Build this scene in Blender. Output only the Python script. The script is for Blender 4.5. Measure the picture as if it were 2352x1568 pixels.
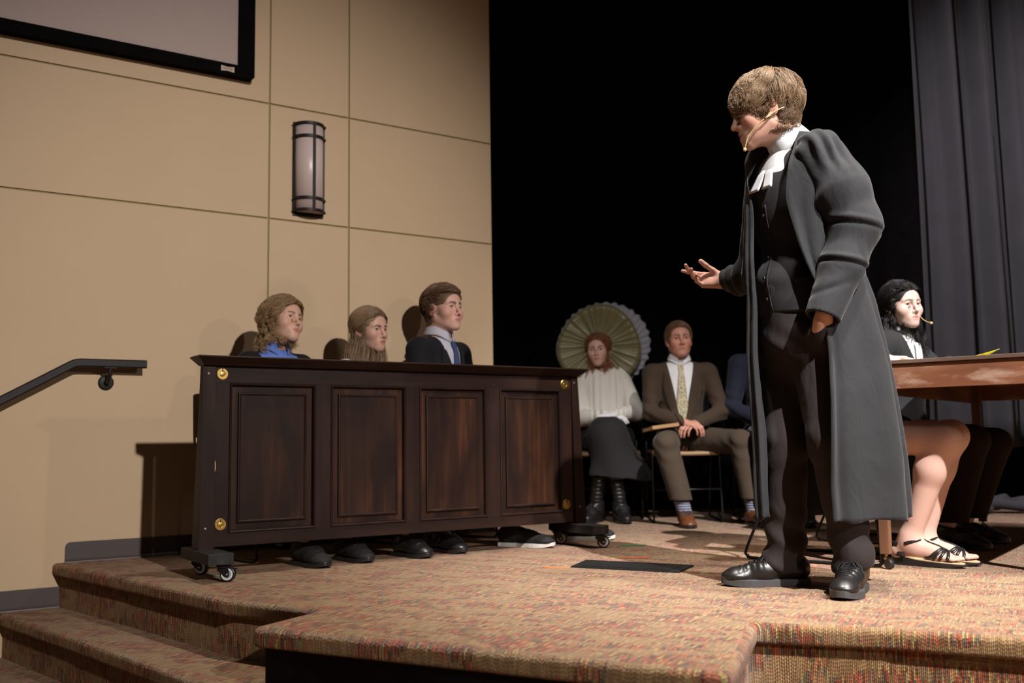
import bpy, bmesh, math, random
import numpy as np
from mathutils import Vector, Matrix, Euler
from mathutils.bvhtree import BVHTree

# ------------------------------------------------------------------ scene, camera, light
for _o in list(bpy.data.objects):
    bpy.data.objects.remove(_o, do_unlink=True)
SC = bpy.context.scene
COL = SC.collection
R_ = math.radians
PITCH, ROLL, CAMH = R_(5.77), R_(0.82), 0.5
FPX = 2287.0
cF = np.array([0, math.cos(PITCH), math.sin(PITCH)])
_u0 = np.array([0, -math.sin(PITCH), math.cos(PITCH)]); _r0 = np.array([1.0, 0, 0])
cR = _r0 * math.cos(ROLL) - _u0 * math.sin(ROLL)
cU = _u0 * math.cos(ROLL) + _r0 * math.sin(ROLL)
cam_d = bpy.data.cameras.new('camera'); cam = bpy.data.objects.new('camera', cam_d); COL.objects.link(cam)
cam_d.sensor_width = 36.0; cam_d.lens = 36.0 * FPX / 2352.0
cam_d.clip_start = 0.05; cam_d.clip_end = 100
cam.matrix_world = Matrix(((cR[0], cU[0], -cF[0], 0), (cR[1], cU[1], -cF[1], 0), (cR[2], cU[2], -cF[2], CAMH), (0, 0, 0, 1)))
cam_d.dof.use_dof = True; cam_d.dof.focus_distance = 3.45; cam_d.dof.aperture_fstop = 2.4
SC.camera = cam

SC.view_settings.view_transform = 'Standard'; SC.view_settings.look = 'None'
SC.view_settings.gamma = 1.0; SC.view_settings.use_curve_mapping = False
SC.view_settings.exposure = 0.0
SC.cycles.use_denoising = True
SC.cycles.max_bounces = 6; SC.cycles.diffuse_bounces = 3; SC.cycles.glossy_bounces = 3

w = bpy.data.worlds.new('house_dark'); SC.world = w; w.use_nodes = True
w.node_tree.nodes['Background'].inputs[0].default_value = (1.0, 0.80, 0.62, 1)
w.node_tree.nodes['Background'].inputs[1].default_value = 0.032

def spot(name, pos, target, watts, deg, blend, col, size=0.08):
    d = bpy.data.lights.new(name, 'SPOT'); d.energy = watts; d.spot_size = R_(deg); d.spot_blend = blend
    d.color = col; d.shadow_soft_size = size
    o = bpy.data.objects.new(name, d); COL.objects.link(o); o.location = pos
    o.rotation_euler = (Vector(target) - Vector(pos)).to_track_quat('-Z', 'Y').to_euler()
    return o
KD = Vector((0.488, -0.744, 0.328)).normalized()
# front-of-house key (its shadows fall back and to the left), a weaker second one, two overhead stage lamps
spot('stage_spot_key', Vector((-1.27, 3.87, 0.85)) + KD * 22.0, (-1.2, 4.7, 0.9), 13600, 13.5, 1.0, (1.0, 0.96, 0.93), 0.18)
spot('stage_spot_second', (9.0, -3.0, 3.6), (-1.2, 4.8, 0.8), 420, 21, 1.0, (1.0, 0.94, 0.88), 0.10)
KC = Vector((0.30, -0.95, 1.02)).normalized()
spot('stage_spot_front', Vector((1.6, 3.6, 0.6)) + KC * 14.0, (1.85, 3.5, 0.6), 21500, 20, 1.0, (1.0, 0.96, 0.92), 0.09)
spot('stage_spot_back', (-0.4, -3.0, 4.6), (0.75, 6.4, 0.8), 1300, 12, 1.0, (1.0, 0.95, 0.90), 0.08)
spot('stage_spot_overhead', (0.7, 3.0, 6.0), (0.5, 3.1, 0), 1250, 50, 1.0, (1.0, 0.93, 0.84), 0.12)
spot('stage_spot_overhead', (2.6, 2.3, 6.0), (2.3, 2.8, 0), 2300, 56, 1.0, (1.0, 0.94, 0.87), 0.12)
spot('stage_spot_curtain', (0.6, 2.6, 6.5), (4.1, 6.6, 0.9), 2600, 36, 1.0, (0.95, 0.92, 0.97), 0.12)

# ------------------------------------------------------------------ helpers: tags and materials
def at(px, py, Y):
    """world point at depth Y seen at photograph pixel (px, py)"""
    d = cF + cR * (px - 1176) / FPX - cU * (py - 784) / FPX
    return Vector((0, 0, CAMH)) + Vector(d) * (Y / d[1])
def tag(o, label=None, cat=None, group=None, kind=None):
    if label: o['label'] = label
    if cat: o['category'] = cat
    if group: o['group'] = group
    if kind: o['kind'] = kind
    return o
def empty(name, loc=(0, 0, 0), rz=0.0, label=None, cat=None, group=None, parent=None):
    o = bpy.data.objects.new(name, None); COL.objects.link(o)
    o.empty_display_size = 0.1
    o.location = loc; o.rotation_euler = (0, 0, rz)
    if parent: o.parent = parent
    return tag(o, label, cat, group)
def srgb(r, g, b):
    f = lambda c: (c / 255 / 12.92) if c <= 10 else ((c / 255 + 0.055) / 1.055) ** 2.4
    return (f(r), f(g), f(b), 1.0)

class NT:
    def __init__(s, name):
        s.m = bpy.data.materials.new(name); s.m.use_nodes = True
        s.t = s.m.node_tree; s.n = s.t.nodes; s.l = s.t.links
        s.b = s.n['Principled BSDF']
    def node(s, typ, **kw):
        n = s.n.new(typ)
        for k, v in kw.items():
            if k.startswith('i_'): n.inputs[int(k[2:]) if k[2:].isdigit() else k[2:]].default_value = v
            else: setattr(n, k, v)
        return n
    def link(s, a, b): s.l.new(a, b)
    def math(s, op, a, b=None, c=None):
        n = s.n.new('ShaderNodeMath'); n.operation = op
        for i, v in enumerate((a, b, c)):
            if v is None: continue
            if isinstance(v, (int, float)): n.inputs[i].default_value = v
            else: s.l.new(v, n.inputs[i])
        return n.outputs[0]
    def mix(s, fac, a, b, typ='MIX'):
        n = s.n.new('ShaderNodeMix'); n.data_type = 'RGBA'; n.blend_type = typ
        for i, v in ((0, fac), (6, a), (7, b)):
            if isinstance(v, (int, float, tuple)): n.inputs[i].default_value = v
            else: s.l.new(v, n.inputs[i])
        return n.outputs[2]
    def coords(s, kind='Object', scale=(1, 1, 1), rot=(0, 0, 0)):
        tc = s.n.new('ShaderNodeTexCoord'); mp = s.n.new('ShaderNodeMapping')
        mp.inputs['Scale'].default_value = scale; mp.inputs['Rotation'].default_value = rot
        s.l.new(tc.outputs[kind], mp.inputs[0]); return mp.outputs[0]
    def noise(s, vec, scale=5, detail=3, rough=0.5, dist=0.0):
        n = s.n.new('ShaderNodeTexNoise'); n.inputs['Scale'].default_value = scale
        n.inputs['Detail'].default_value = detail; n.inputs['Roughness'].default_value = rough
        n.inputs['Distortion'].default_value = dist
        s.l.new(vec, n.inputs['Vector']); return n.outputs[0]
    def ramp(s, fac, stops, interp='LINEAR'):
        n = s.n.new('ShaderNodeValToRGB'); cr = n.color_ramp; cr.interpolation = interp
        while len(cr.elements) < len(stops): cr.elements.new(0.5)
        for e, (p, c) in zip(cr.elements, stops): e.position = p; e.color = c if len(c) == 4 else (*c, 1)
        s.l.new(fac, n.inputs[0]); return n.outputs[0]
    def bump(s, h, strength=0.3, dist=0.01):
        n = s.n.new('ShaderNodeBump'); n.inputs['Strength'].default_value = strength
        n.inputs['Distance'].default_value = dist
        s.l.new(h, n.inputs['Height']); s.l.new(n.outputs[0], s.b.inputs['Normal'])
    def col(s, v):
        if isinstance(v, tuple): s.b.inputs['Base Color'].default_value = v
        else: s.l.new(v, s.b.inputs['Base Color'])
        return s
    def set(s, rough=0.6, metal=0.0, spec=0.5, sheen=0.0, coat=0.0, sss=0.0):
        b = s.b.inputs
        b['Roughness'].default_value = rough; b['Metallic'].default_value = metal
        b['Specular IOR Level'].default_value = spec
        b['Sheen Weight'].default_value = sheen; b['Sheen Roughness'].default_value = 0.4
        b['Coat Weight'].default_value = coat
        if sss:
            b['Subsurface Weight'].default_value = sss; b['Subsurface Radius'].default_value = (0.012, 0.005, 0.003)
            b['Subsurface Scale'].default_value = 0.6
        return s
def scale_col(c, k): return (c[0] * k, c[1] * k, c[2] * k, 1)

def m_plain(name, c, rough=0.6, var=0.12, scale=6, bump=0.0, bscale=80, metal=0.0, spec=0.4, coat=0.0, sheen=0.0, stretch=(1, 1, 1)):
    t = NT(name); v = t.coords('Object', stretch)
    n = t.noise(v, scale, 4, 0.6)
    t.col(t.mix(n, scale_col(c, 1 - var), scale_col(c, 1 + var))); t.set(rough, metal, spec, sheen, coat)
    if bump: t.bump(t.noise(v, bscale, 3, 0.6), bump, 0.004)
    return t.m
def m_cloth(name, c, weave=900, var=0.25, fold=0.0, sheen=0.25, rough=0.85, spec=0.15, fscale=7, fstretch=(1, 1, 0.45)):
    t = NT(name); v = t.coords('Object')
    n = t.noise(v, 450, 2, 0.7); n2 = t.noise(v, 9, 4, 0.6)
    base = t.mix(n, scale_col(c, 1 - var), scale_col(c, 1 + var))
    base = t.mix(t.math('MULTIPLY', n2, 0.35), base, scale_col(c, 0.7))
    t.col(base); t.set(rough, 0, spec, sheen)
    h = t.math('MULTIPLY', n, 0.03)
    if fold:
        v2 = t.coords('Object', fstretch)
        f1 = t.noise(v2, fscale, 3, 0.5, 0.8)
        h = t.math('ADD', h, t.math('MULTIPLY', f1, fold))
    t.bump(h, 0.6, 0.02)
    return t.m
def m_wood(name, dark, mid, light, axis=2, gscale=1.0, rough=0.4, coat=0.15, worn=0.0, spec=0.3):
    t = NT(name)
    st = [26 * gscale, 26 * gscale, 26 * gscale]; st[axis] = 1.3 * gscale
    oi = t.n.new('ShaderNodeObjectInfo')
    tc = t.n.new('ShaderNodeTexCoord'); mp = t.n.new('ShaderNodeMapping')
    mp.inputs['Scale'].default_value = st
    ad = t.n.new('ShaderNodeVectorMath'); ad.operation = 'ADD'
    sc = t.n.new('ShaderNodeVectorMath'); sc.operation = 'SCALE'; sc.inputs[0].default_value = (3.1, 5.7, 2.3)
    t.link(oi.outputs['Random'], sc.inputs['Scale']); t.link(tc.outputs['Object'], ad.inputs[0]); t.link(sc.outputs[0], ad.inputs[1])
    t.link(ad.outputs[0], mp.inputs[0])
    g = t.noise(mp.outputs[0], 1.0, 6, 0.62, 0.6)
    mp2 = t.n.new('ShaderNodeMapping'); s2 = [7, 7, 7]; s2[axis] = 2.2
    mp2.inputs['Scale'].default_value = s2; t.link(ad.outputs[0], mp2.inputs[0])
    b = t.noise(mp2.outputs[0], 1.0, 3, 0.5, 0.4)
    c1 = t.ramp(g, [(0.30, dark), (0.55, mid), (0.78, light)])
    c2 = t.mix(t.ramp(b, [(0.40, (0, 0, 0)), (0.66, (1, 1, 1))]), dark, c1)
    if worn:
        wv = t.noise(mp2.outputs[0], 2.3, 5, 0.65, 0.2)
        c2 = t.mix(t.math('MULTIPLY', t.ramp(wv, [(0.52, (0, 0, 0)), (0.70, (1, 1, 1))]), worn), c2, (0.62, 0.46, 0.36, 1))
    t.col(c2); t.set(rough, 0, spec, 0, coat)
    t.bump(g, 0.12, 0.004)
    return t.m
def m_metal(name, c, rough=0.35): return m_plain(name, c, rough, 0.15, 30, metal=1.0)
def m_carpet(name):
    """loop-pile carpet on UVs in metres: u along the edge, v across it; each yarn column takes its own colour run"""
    t = NT(name)
    uv = t.n.new('ShaderNodeTexCoord'); sp = t.n.new('ShaderNodeSeparateXYZ'); t.link(uv.outputs['UV'], sp.inputs[0])
    u, v = sp.outputs[0], sp.outputs[1]
    cu = t.math('MULTIPLY', u, 210.0); ci = t.math('FLOOR', cu)
    wn = t.n.new('ShaderNodeTexWhiteNoise'); wn.noise_dimensions = '1D'; t.link(ci, wn.inputs['W'])
    cv = t.math('ADD', t.math('MULTIPLY', v, 34.0), t.math('MULTIPLY', wn.outputs[0], 20.0)); ri = t.math('FLOOR', cv)
    cb = t.n.new('ShaderNodeCombineXYZ'); t.link(ci, cb.inputs[0]); t.link(ri, cb.inputs[1])
    wn2 = t.n.new('ShaderNodeTexWhiteNoise'); wn2.noise_dimensions = '2D'; t.link(cb.outputs[0], wn2.inputs['Vector'])
    tan, tan2 = srgb(164, 132, 95), srgb(140, 110, 77)
    plain = t.ramp(wn2.outputs[0], [(0.0, tan2), (0.45, tan), (0.8, srgb(152, 121, 86))], 'CONSTANT')
    fleck = t.ramp(wn2.outputs[0], [(0.0, srgb(160, 74, 56)), (0.16, srgb(116, 84, 60)), (0.34, srgb(142, 106, 74)), (0.5, srgb(96, 94, 82)), (0.62, srgb(176, 150, 96)), (0.72, srgb(98, 60, 50)), (0.84, srgb(176, 104, 78))], 'CONSTANT')
    mp = t.n.new('ShaderNodeMapping'); mp.inputs['Scale'].default_value = (5.5, 13.0, 1); t.link(uv.outputs['UV'], mp.inputs[0])
    zone = t.noise(mp.outputs[0], 1.0, 2, 0.5, 0.6)
    zj = t.math('ADD', zone, t.math('MULTIPLY', t.math('SUBTRACT', wn2.outputs[0], 0.5), 0.10))
    zm = t.ramp(zj, [(0.475, (0, 0, 0)), (0.52, (1, 1, 1))])
    c = t.mix(zm, plain, fleck)
    dirt = t.noise(t.coords('Object'), 1.7, 3, 0.6)
    c = t.mix(t.math('MULTIPLY', dirt, 0.25), c, srgb(120, 86, 54))
    t.col(c); t.set(0.95, 0, 0.1, 0.2)
    fu = t.math('FRACT', cu); fv = t.math('FRACT', t.math('MULTIPLY', cv, 3.0))
    hu = t.math('SINE', t.math('MULTIPLY', fu, math.pi)); hv = t.math('SINE', t.math('MULTIPLY', fv, math.pi))
    t.bump(t.math('MULTIPLY', hu, t.math('ADD', t.math('MULTIPLY', hv, 0.6), 0.4)), 0.9, 0.004)
    return t.m
def m_vcol(name, rough=0.5, sss=0.12, spec=0.35):
    t = NT(name); a = t.n.new('ShaderNodeVertexColor'); a.layer_name = 'Col'
    n = t.noise(t.coords('Object'), 90, 3, 0.6)
    t.col(t.mix(t.math('MULTIPLY', n, 0.10), a.outputs[0], (0.55, 0.2, 0.13, 1)))
    t.set(rough, 0, spec, 0, 0, sss); t.bump(t.noise(t.coords('Object'), 420, 2, 0.5), 0.12, 0.001)
    return t.m
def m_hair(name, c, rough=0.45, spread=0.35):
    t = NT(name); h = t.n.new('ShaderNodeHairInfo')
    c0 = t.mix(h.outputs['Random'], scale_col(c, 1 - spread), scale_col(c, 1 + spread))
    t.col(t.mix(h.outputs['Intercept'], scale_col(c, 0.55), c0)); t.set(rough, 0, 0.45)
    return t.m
# ------------------------------------------------------------------ mesh helpers
def mesh_np(name, V, faces_list, mat=None, parent=None, smooth=True, cols=None, uvs=None):
    """V (n,3); faces_list: list of int arrays (m,k); one mesh object"""
    me = bpy.data.meshes.new(name)
    V = np.asarray(V, np.float32)
    if isinstance(faces_list, np.ndarray): faces_list = [faces_list]
    loops = np.concatenate([f.ravel() for f in faces_list]).astype(np.int32)
    tot = np.concatenate([np.full(len(f), f.shape[1], np.int32) for f in faces_list])
    st = np.concatenate([[0], np.cumsum(tot)[:-1]]).astype(np.int32)
    me.vertices.add(len(V)); me.vertices.foreach_set('co', V.ravel())
    me.loops.add(len(loops)); me.loops.foreach_set('vertex_index', loops)
    me.polygons.add(len(tot)); me.polygons.foreach_set('loop_start', st)
    me.update(calc_edges=True)
    me.polygons.foreach_set('use_smooth', np.full(len(tot), smooth, bool))
    if cols is not None:
        a = me.color_attributes.new('Col', 'FLOAT_COLOR', 'POINT')
        c4 = np.ones((len(V), 4), np.float32); c4[:, :3] = cols; a.data.foreach_set('color', c4.ravel())
    if uvs is not None:
        l = me.uv_layers.new(name='UVMap'); l.data.foreach_set('uv', np.asarray(uvs, np.float32)[loops].ravel())
    me.validate()
    if mat: me.materials.append(mat)
    o = bpy.data.objects.new(name, me); COL.objects.link(o)
    if parent: o.parent = parent
    return o
class MB:
    def __init__(s): s.v = []; s.f = []
    def add(s, vs, fs):
        b = len(s.v); s.v += [tuple(v) for v in vs]; s.f += [tuple(i + b for i in f) for f in fs]; return s
    def box(s, x0, x1, y0, y1, z0, z1):
        return s.add([(x0, y0, z0), (x1, y0, z0), (x1, y1, z0), (x0, y1, z0), (x0, y0, z1), (x1, y0, z1), (x1, y1, z1), (x0, y1, z1)],
                     [(3, 2, 1, 0), (4, 5, 6, 7), (0, 1, 5, 4), (1, 2, 6, 5), (2, 3, 7, 6), (3, 0, 4, 7)])
    def hexa(s, bot, top):
        return s.add(list(bot) + list(top), [(3, 2, 1, 0), (4, 5, 6, 7), (0, 1, 5, 4), (1, 2, 6, 5), (2, 3, 7, 6), (3, 0, 4, 7)])
    def prism(s, poly, axis, a, b):
        n = len(poly)
        def P(p, h): 
            q = [p[0], p[1]]; q.insert(axis, h); return tuple(q)
        vs = [P(p, a) for p in poly] + [P(p, b) for p in poly]
        return s.add(vs, [tuple(range(n))[::-1], tuple(range(n, 2 * n))] + [(i, (i + 1) % n, n + (i + 1) % n, n + i) for i in range(n)])
    def tube(s, pts, rad, seg=10, closed=False):
        pts = [Vector(p) for p in pts]; n = len(pts)
        rads = rad if isinstance(rad, (list, tuple)) else [rad] * n
        prev = None; rings = []
        for i in range(n):
            if closed: t = pts[(i + 1) % n] - pts[i - 1]
            else: t = pts[min(i + 1, n - 1)] - pts[max(i - 1, 0)]
            t.normalize()
            if prev is None:
                a = Vector((0, 0, 1)) if abs(t.z) < 0.9 else Vector((1, 0, 0)); x = t.cross(a).normalized()
            else: x = (prev - t * prev.dot(t)).normalized()
            prev = x; y = t.cross(x)
            rings.append([pts[i] + (x * math.cos(2 * math.pi * k / seg) + y * math.sin(2 * math.pi * k / seg)) * rads[i] for k in range(seg)])
        vs = [p for r in rings for p in r]; fs = []
        m = n if closed else n - 1
        for i in range(m):
            j = (i + 1) % n
            for k in range(seg): fs.append((i * seg + k, i * seg + (k + 1) % seg, j * seg + (k + 1) % seg, j * seg + k))
        if not closed: fs += [tuple(range(seg))[::-1], tuple(range((n - 1) * seg, n * seg))]
        return s.add(vs, fs)
    def lathe(s, prof, c, axis, seg=20):
        """prof list of (r, h) along axis vector from c"""
        ax = Vector(axis).normalized(); a = Vector((0, 0, 1)) if abs(ax.z) < 0.9 else Vector((1, 0, 0))
        x = ax.cross(a).normalized(); y = ax.cross(x); c = Vector(c); n = len(prof); vs = []; fs = []
        for r, h in prof:
            for k in range(seg):
                q = 2 * math.pi * k / seg; vs.append(c + ax * h + (x * math.cos(q) + y * math.sin(q)) * r)
        for i in range(n - 1):
            for k in range(seg): fs.append((i * seg + k, i * seg + (k + 1) % seg, (i + 1) * seg + (k + 1) % seg, (i + 1) * seg + k))
        fs += [tuple(range(seg))[::-1], tuple(range((n - 1) * seg, n * seg))]
        return s.add(vs, fs)
    def build(s, name, mat, parent=None, bevel=0.0, smooth=False, loc=None):
        me = bpy.data.meshes.new(name); me.from_pydata(s.v, [], s.f); me.validate()
        bm = bmesh.new(); bm.from_mesh(me); bmesh.ops.recalc_face_normals(bm, faces=bm.faces)
        if bevel: bmesh.ops.bevel(bm, geom=list(bm.edges), offset=bevel, segments=2, affect='EDGES', profile=0.6, clamp_overlap=True)
        bm.to_mesh(me); bm.free()
        for p in me.polygons: p.use_smooth = smooth
        if mat: me.materials.append(mat)
        o = bpy.data.objects.new(name, me); COL.objects.link(o)
        if parent: o.parent = parent
        if loc: o.location = loc
        return o
def bez(pts, n=8):
    """Catmull-Rom through points"""
    P = [Vector(p) for p in pts]; out = []
    for i in range(len(P) - 1):
        p0, p1, p2, p3 = P[max(i - 1, 0)], P[i], P[i + 1], P[min(i + 2, len(P) - 1)]
        for k in range(n):
            t = k / n
            out.append(0.5 * ((2 * p1) + (p2 - p0) * t + (2 * p0 - 5 * p1 + 4 * p2 - p3) * t * t + (3 * p1 - p0 - 3 * p2 + p3) * t ** 3))
    out.append(P[-1]); return out
def kids(o): return [c for c in bpy.data.objects if c.parent == o]
def copy_tree(o, parent=None):
    c = o.copy(); COL.objects.link(c)
    if parent is not None: c.parent = parent
    for ch in kids(o): copy_tree(ch, c)
    return c
def grid_faces(nu, nv, wrap=False):
    i, j = np.meshgrid(np.arange(nu if wrap else nu - 1), np.arange(nv - 1), indexing='ij')
    i2 = (i + 1) % nu
    return np.stack([i * nv + j, i2 * nv + j, i2 * nv + j + 1, i * nv + j + 1], -1).reshape(-1, 4)
def sheet(name, P, mat, parent=None, thick=0.004, wrap=False, uvs=None):
    """closed thin solid from a grid of points P (nu, nv, 3)"""
    P = np.asarray(P, float); nu, nv = P.shape[:2]
    du = np.roll(P, -1, 0) - np.roll(P, 1, 0) if wrap else np.gradient(P, axis=0)
    dv = np.gradient(P, axis=1); N = np.cross(du, dv); N /= np.linalg.norm(N, axis=-1, keepdims=True) + 1e-9
    A = (P + N * thick / 2).reshape(-1, 3); B = (P - N * thick / 2).reshape(-1, 3); n = nu * nv
    f = grid_faces(nu, nv, wrap); F = [f, f[:, ::-1] + n]
    idx = np.arange(n).reshape(nu, nv); edges = [(idx[:, 0], 1), (idx[:, -1], -1)]
    if not wrap: edges += [(idx[0, :], -1), (idx[-1, :], 1)]
    for e, sgn in edges:
        a, b = e[:-1], e[1:]
        if wrap: a, b = e, np.roll(e, -1)
        q = np.stack([a, a + n, b + n, b], -1)
        F.append(q[:, ::sgn])
    return mesh_np(name, np.concatenate([A, B]), F, mat, parent, True)

# ------------------------------------------------------------------ implicit surfaces: smooth unions meshed with surface nets
def mat4(loc=(0, 0, 0), rz=0.0, ry=0.0, rx=0.0, s=1.0):
    return np.array(Matrix.Translation(loc) @ Euler((rx, ry, rz), 'ZYX').to_matrix().to_4x4() if False else
                    Matrix.Translation(loc) @ Matrix.Rotation(rz, 4, 'Z') @ Matrix.Rotation(ry, 4, 'Y') @ Matrix.Rotation(rx, 4, 'X') @ Matrix.Scale(s, 4))
I4 = np.eye(4)
def xf(M, p): p = np.asarray(p, float); return M[:3, :3] @ p + M[:3, 3]
class Prim:
    def __init__(s, kind, par, lo, hi, k, op, M, infl=0.0):
        s.kind, s.par, s.k, s.op, s.M, s.infl = kind, par, k, op, M, infl
        s.lo, s.hi = np.asarray(lo, float), np.asarray(hi, float)
def rc(a, b, r1, r2=None, k=0.02, op='u', M=I4):
    r2 = r1 if r2 is None else r2; a = np.asarray(a, float); b = np.asarray(b, float); r = max(r1, r2)
    return Prim('rc', (a, b, r1, r2), np.minimum(a, b) - r, np.maximum(a, b) + r, k, op, M)
def el(c, r, k=0.02, op='u', M=I4, rz=0.0, ry=0.0, rx=0.0):
    r = np.asarray(r, float) if np.ndim(r) else np.full(3, float(r))
    return Prim('el', r, -r, r, k, op, M @ mat4(c, rz, ry, rx))
def bxp(c, h, rd=0.01, k=0.01, op='u', M=I4, rz=0.0, ry=0.0, rx=0.0):
    h = np.asarray(h, float); return Prim('bx', (h - rd, rd), -h, h, k, op, M @ mat4(c, rz, ry, rx))
def wedge(planes, lo, hi, k=0.004, op='s', M=I4):
    """intersection of half spaces (n, d): n.p < d"""
    return Prim('wd', [(np.asarray(n, float) / np.linalg.norm(n), d) for n, d in planes], lo, hi, k, op, M)
def inflate(prims, e):
    out = []
    for p in prims:
        q = Prim(p.kind, p.par, p.lo - e, p.hi + e, p.k, p.op, p.M, p.infl + e); out.append(q)
    return out
def sd(p, X, Y, Z):
    Mi = np.linalg.inv(p.M); s = abs(np.linalg.det(p.M[:3, :3])) ** (1 / 3)
    x = X * Mi[0, 0] + Y * Mi[0, 1] + Z * Mi[0, 2] + Mi[0, 3]
    y = X * Mi[1, 0] + Y * Mi[1, 1] + Z * Mi[1, 2] + Mi[1, 3]
    z = X * Mi[2, 0] + Y * Mi[2, 1] + Z * Mi[2, 2] + Mi[2, 3]
    if p.kind == 'rc':
        a, b, r1, r2 = p.par; ab = b - a; L2 = float(ab @ ab) + 1e-12
        t = np.clip(((x - a[0]) * ab[0] + (y - a[1]) * ab[1] + (z - a[2]) * ab[2]) / L2, 0, 1)
        d = np.sqrt((x - a[0] - t * ab[0]) ** 2 + (y - a[1] - t * ab[1]) ** 2 + (z - a[2] - t * ab[2]) ** 2) - (r1 + (r2 - r1) * t)
    elif p.kind == 'el':
        r = p.par
        k0 = np.sqrt((x / r[0]) ** 2 + (y / r[1]) ** 2 + (z / r[2]) ** 2)
        k1 = np.sqrt((x / r[0] ** 2) ** 2 + (y / r[1] ** 2) ** 2 + (z / r[2] ** 2) ** 2) + 1e-9
        d = k0 * (k0 - 1) / k1
    elif p.kind == 'bx':
        h, rd = p.par
        qx, qy, qz = np.abs(x) - h[0], np.abs(y) - h[1], np.abs(z) - h[2]
        d = np.sqrt(np.maximum(qx, 0) ** 2 + np.maximum(qy, 0) ** 2 + np.maximum(qz, 0) ** 2) + np.minimum(np.maximum(qx, np.maximum(qy, qz)), 0) - rd
    else:
        d = None
        for n, c in p.par:
            e = x * n[0] + y * n[1] + z * n[2] - c
            d = e if d is None else np.maximum(d, e)
    return d * s - p.infl
def pbounds(p):
    c = np.array([[x, y, z] for x in (p.lo[0], p.hi[0]) for y in (p.lo[1], p.hi[1]) for z in (p.lo[2], p.hi[2])])
    q = c @ p.M[:3, :3].T + p.M[:3, 3]; return q.min(0), q.max(0)
def field(prims, res, pad=0.0):
    bb = [pbounds(p) for p in prims if p.op == 'u']
    lo = np.min([b[0] for b in bb], 0) - 3 * res - pad; hi = np.max([b[1] for b in bb], 0) + 3 * res + pad
    n = np.ceil((hi - lo) / res).astype(int) + 1
    ax = [(lo[i] + res * np.arange(n[i])).astype(np.float32) for i in range(3)]
    F = np.full(n, 0.3, np.float32)
    for p in prims:
        a, b = pbounds(p); e = p.k + 4 * res
        i0 = np.clip(np.floor((a - e - lo) / res).astype(int), 0, n - 1); i1 = np.clip(np.ceil((b + e - lo) / res).astype(int) + 1, 1, n)
        if np.any(i1 <= i0): continue
        sl = tuple(slice(i0[i], i1[i]) for i in range(3))
        X, Y, Z = ax[0][sl[0]][:, None, None], ax[1][sl[1]][None, :, None], ax[2][sl[2]][None, None, :]
        d = sd(p, X, Y, Z).astype(np.float32); f = F[sl]; k = max(p.k, 1e-5)
        if p.op == 'u':
            h = np.maximum(k - np.abs(f - d), 0) / k; F[sl] = np.minimum(f, d) - h * h * k * 0.25
        elif p.op == 's':
            d = -d; h = np.maximum(k - np.abs(f - d), 0) / k; F[sl] = np.maximum(f, d) + h * h * k * 0.25
    return F, ax
def nets(F, ax, res):
    S = F < 0
    c = np.zeros(tuple(np.array(F.shape) - 1), np.uint8)
    nx, ny, nz = c.shape
    for dx in (0, 1):
        for dy in (0, 1):
            for dz in (0, 1): c += S[dx:dx + nx, dy:dy + ny, dz:dz + nz]
    act = np.argwhere((c > 0) & (c < 8))
    ids = np.full(c.shape, -1, np.int32); ids[tuple(act.T)] = np.arange(len(act))
    acc = np.zeros((len(act), 3)); cnt = np.zeros(len(act))
    for ax_ in range(3):
        for o1 in (0, 1):
            for o2 in (0, 1):
                off = [0, 0, 0]; oth = [i for i in range(3) if i != ax_]; off[oth[0]], off[oth[1]] = o1, o2
                a = act + off; b = a.copy(); b[:, ax_] += 1
                fa = F[tuple(a.T)]; fb = F[tuple(b.T)]; m = (fa < 0) != (fb < 0)
                t = np.where(m, fa / np.where(m, fa - fb, 1), 0)
                p = np.array(off, float)[None].repeat(len(act), 0); p[:, ax_] = t
                acc[m] += p[m]; cnt[m] += 1
    V = (act + acc / cnt[:, None]) * res + np.array([a[0] for a in ax])
    Q = []
    for ax_ in range(3):
        b = [i for i in range(3) if i != ax_]
        s0 = [slice(None)] * 3; s1 = [slice(None)] * 3
        s0[ax_] = slice(0, -1); s1[ax_] = slice(1, None)
        e = np.argwhere(S[tuple(s0)] != S[tuple(s1)])
        e = e[(e[:, b[0]] > 0) & (e[:, b[1]] > 0) & (e[:, b[0]] < c.shape[b[0]]) & (e[:, b[1]] < c.shape[b[1]])]
        if not len(e): continue
        ins = S[tuple(e.T)]
        def I(d0, d1):
            q = e.copy(); q[:, b[0]] -= d0; q[:, b[1]] -= d1; return ids[tuple(q.T)]
        q = np.stack([I(1, 1), I(0, 1), I(0, 0), I(1, 0)], -1)
        flip = ins if ax_ != 1 else ~ins
        q = np.where(flip[:, None], q, q[:, ::-1]); Q.append(q)
    return V, np.concatenate(Q)
def normals(V, Q):
    n = np.cross(V[Q[:, 2]] - V[Q[:, 0]], V[Q[:, 3]] - V[Q[:, 1]]); N = np.zeros_like(V)
    for k in range(4): np.add.at(N, Q[:, k], n)
    return N / (np.linalg.norm(N, axis=1, keepdims=True) + 1e-9)
def solid(prims, res, disp=None, smooth_it=0):
    F, ax = field(prims, res); V, Q = nets(F, ax, res)
    for _ in range(smooth_it):
        A = np.zeros_like(V); c = np.zeros(len(V))
        for k in range(4):
            for m in (1, 3): np.add.at(A, Q[:, k], V[Q[:, (k + m) % 4]]); np.add.at(c, Q[:, k], 1)
        V = 0.5 * V + 0.5 * A / c[:, None]
    if disp is not None:
        N = normals(V, Q); V = V + N * disp(V)[:, None]
    return V, Q
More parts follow.
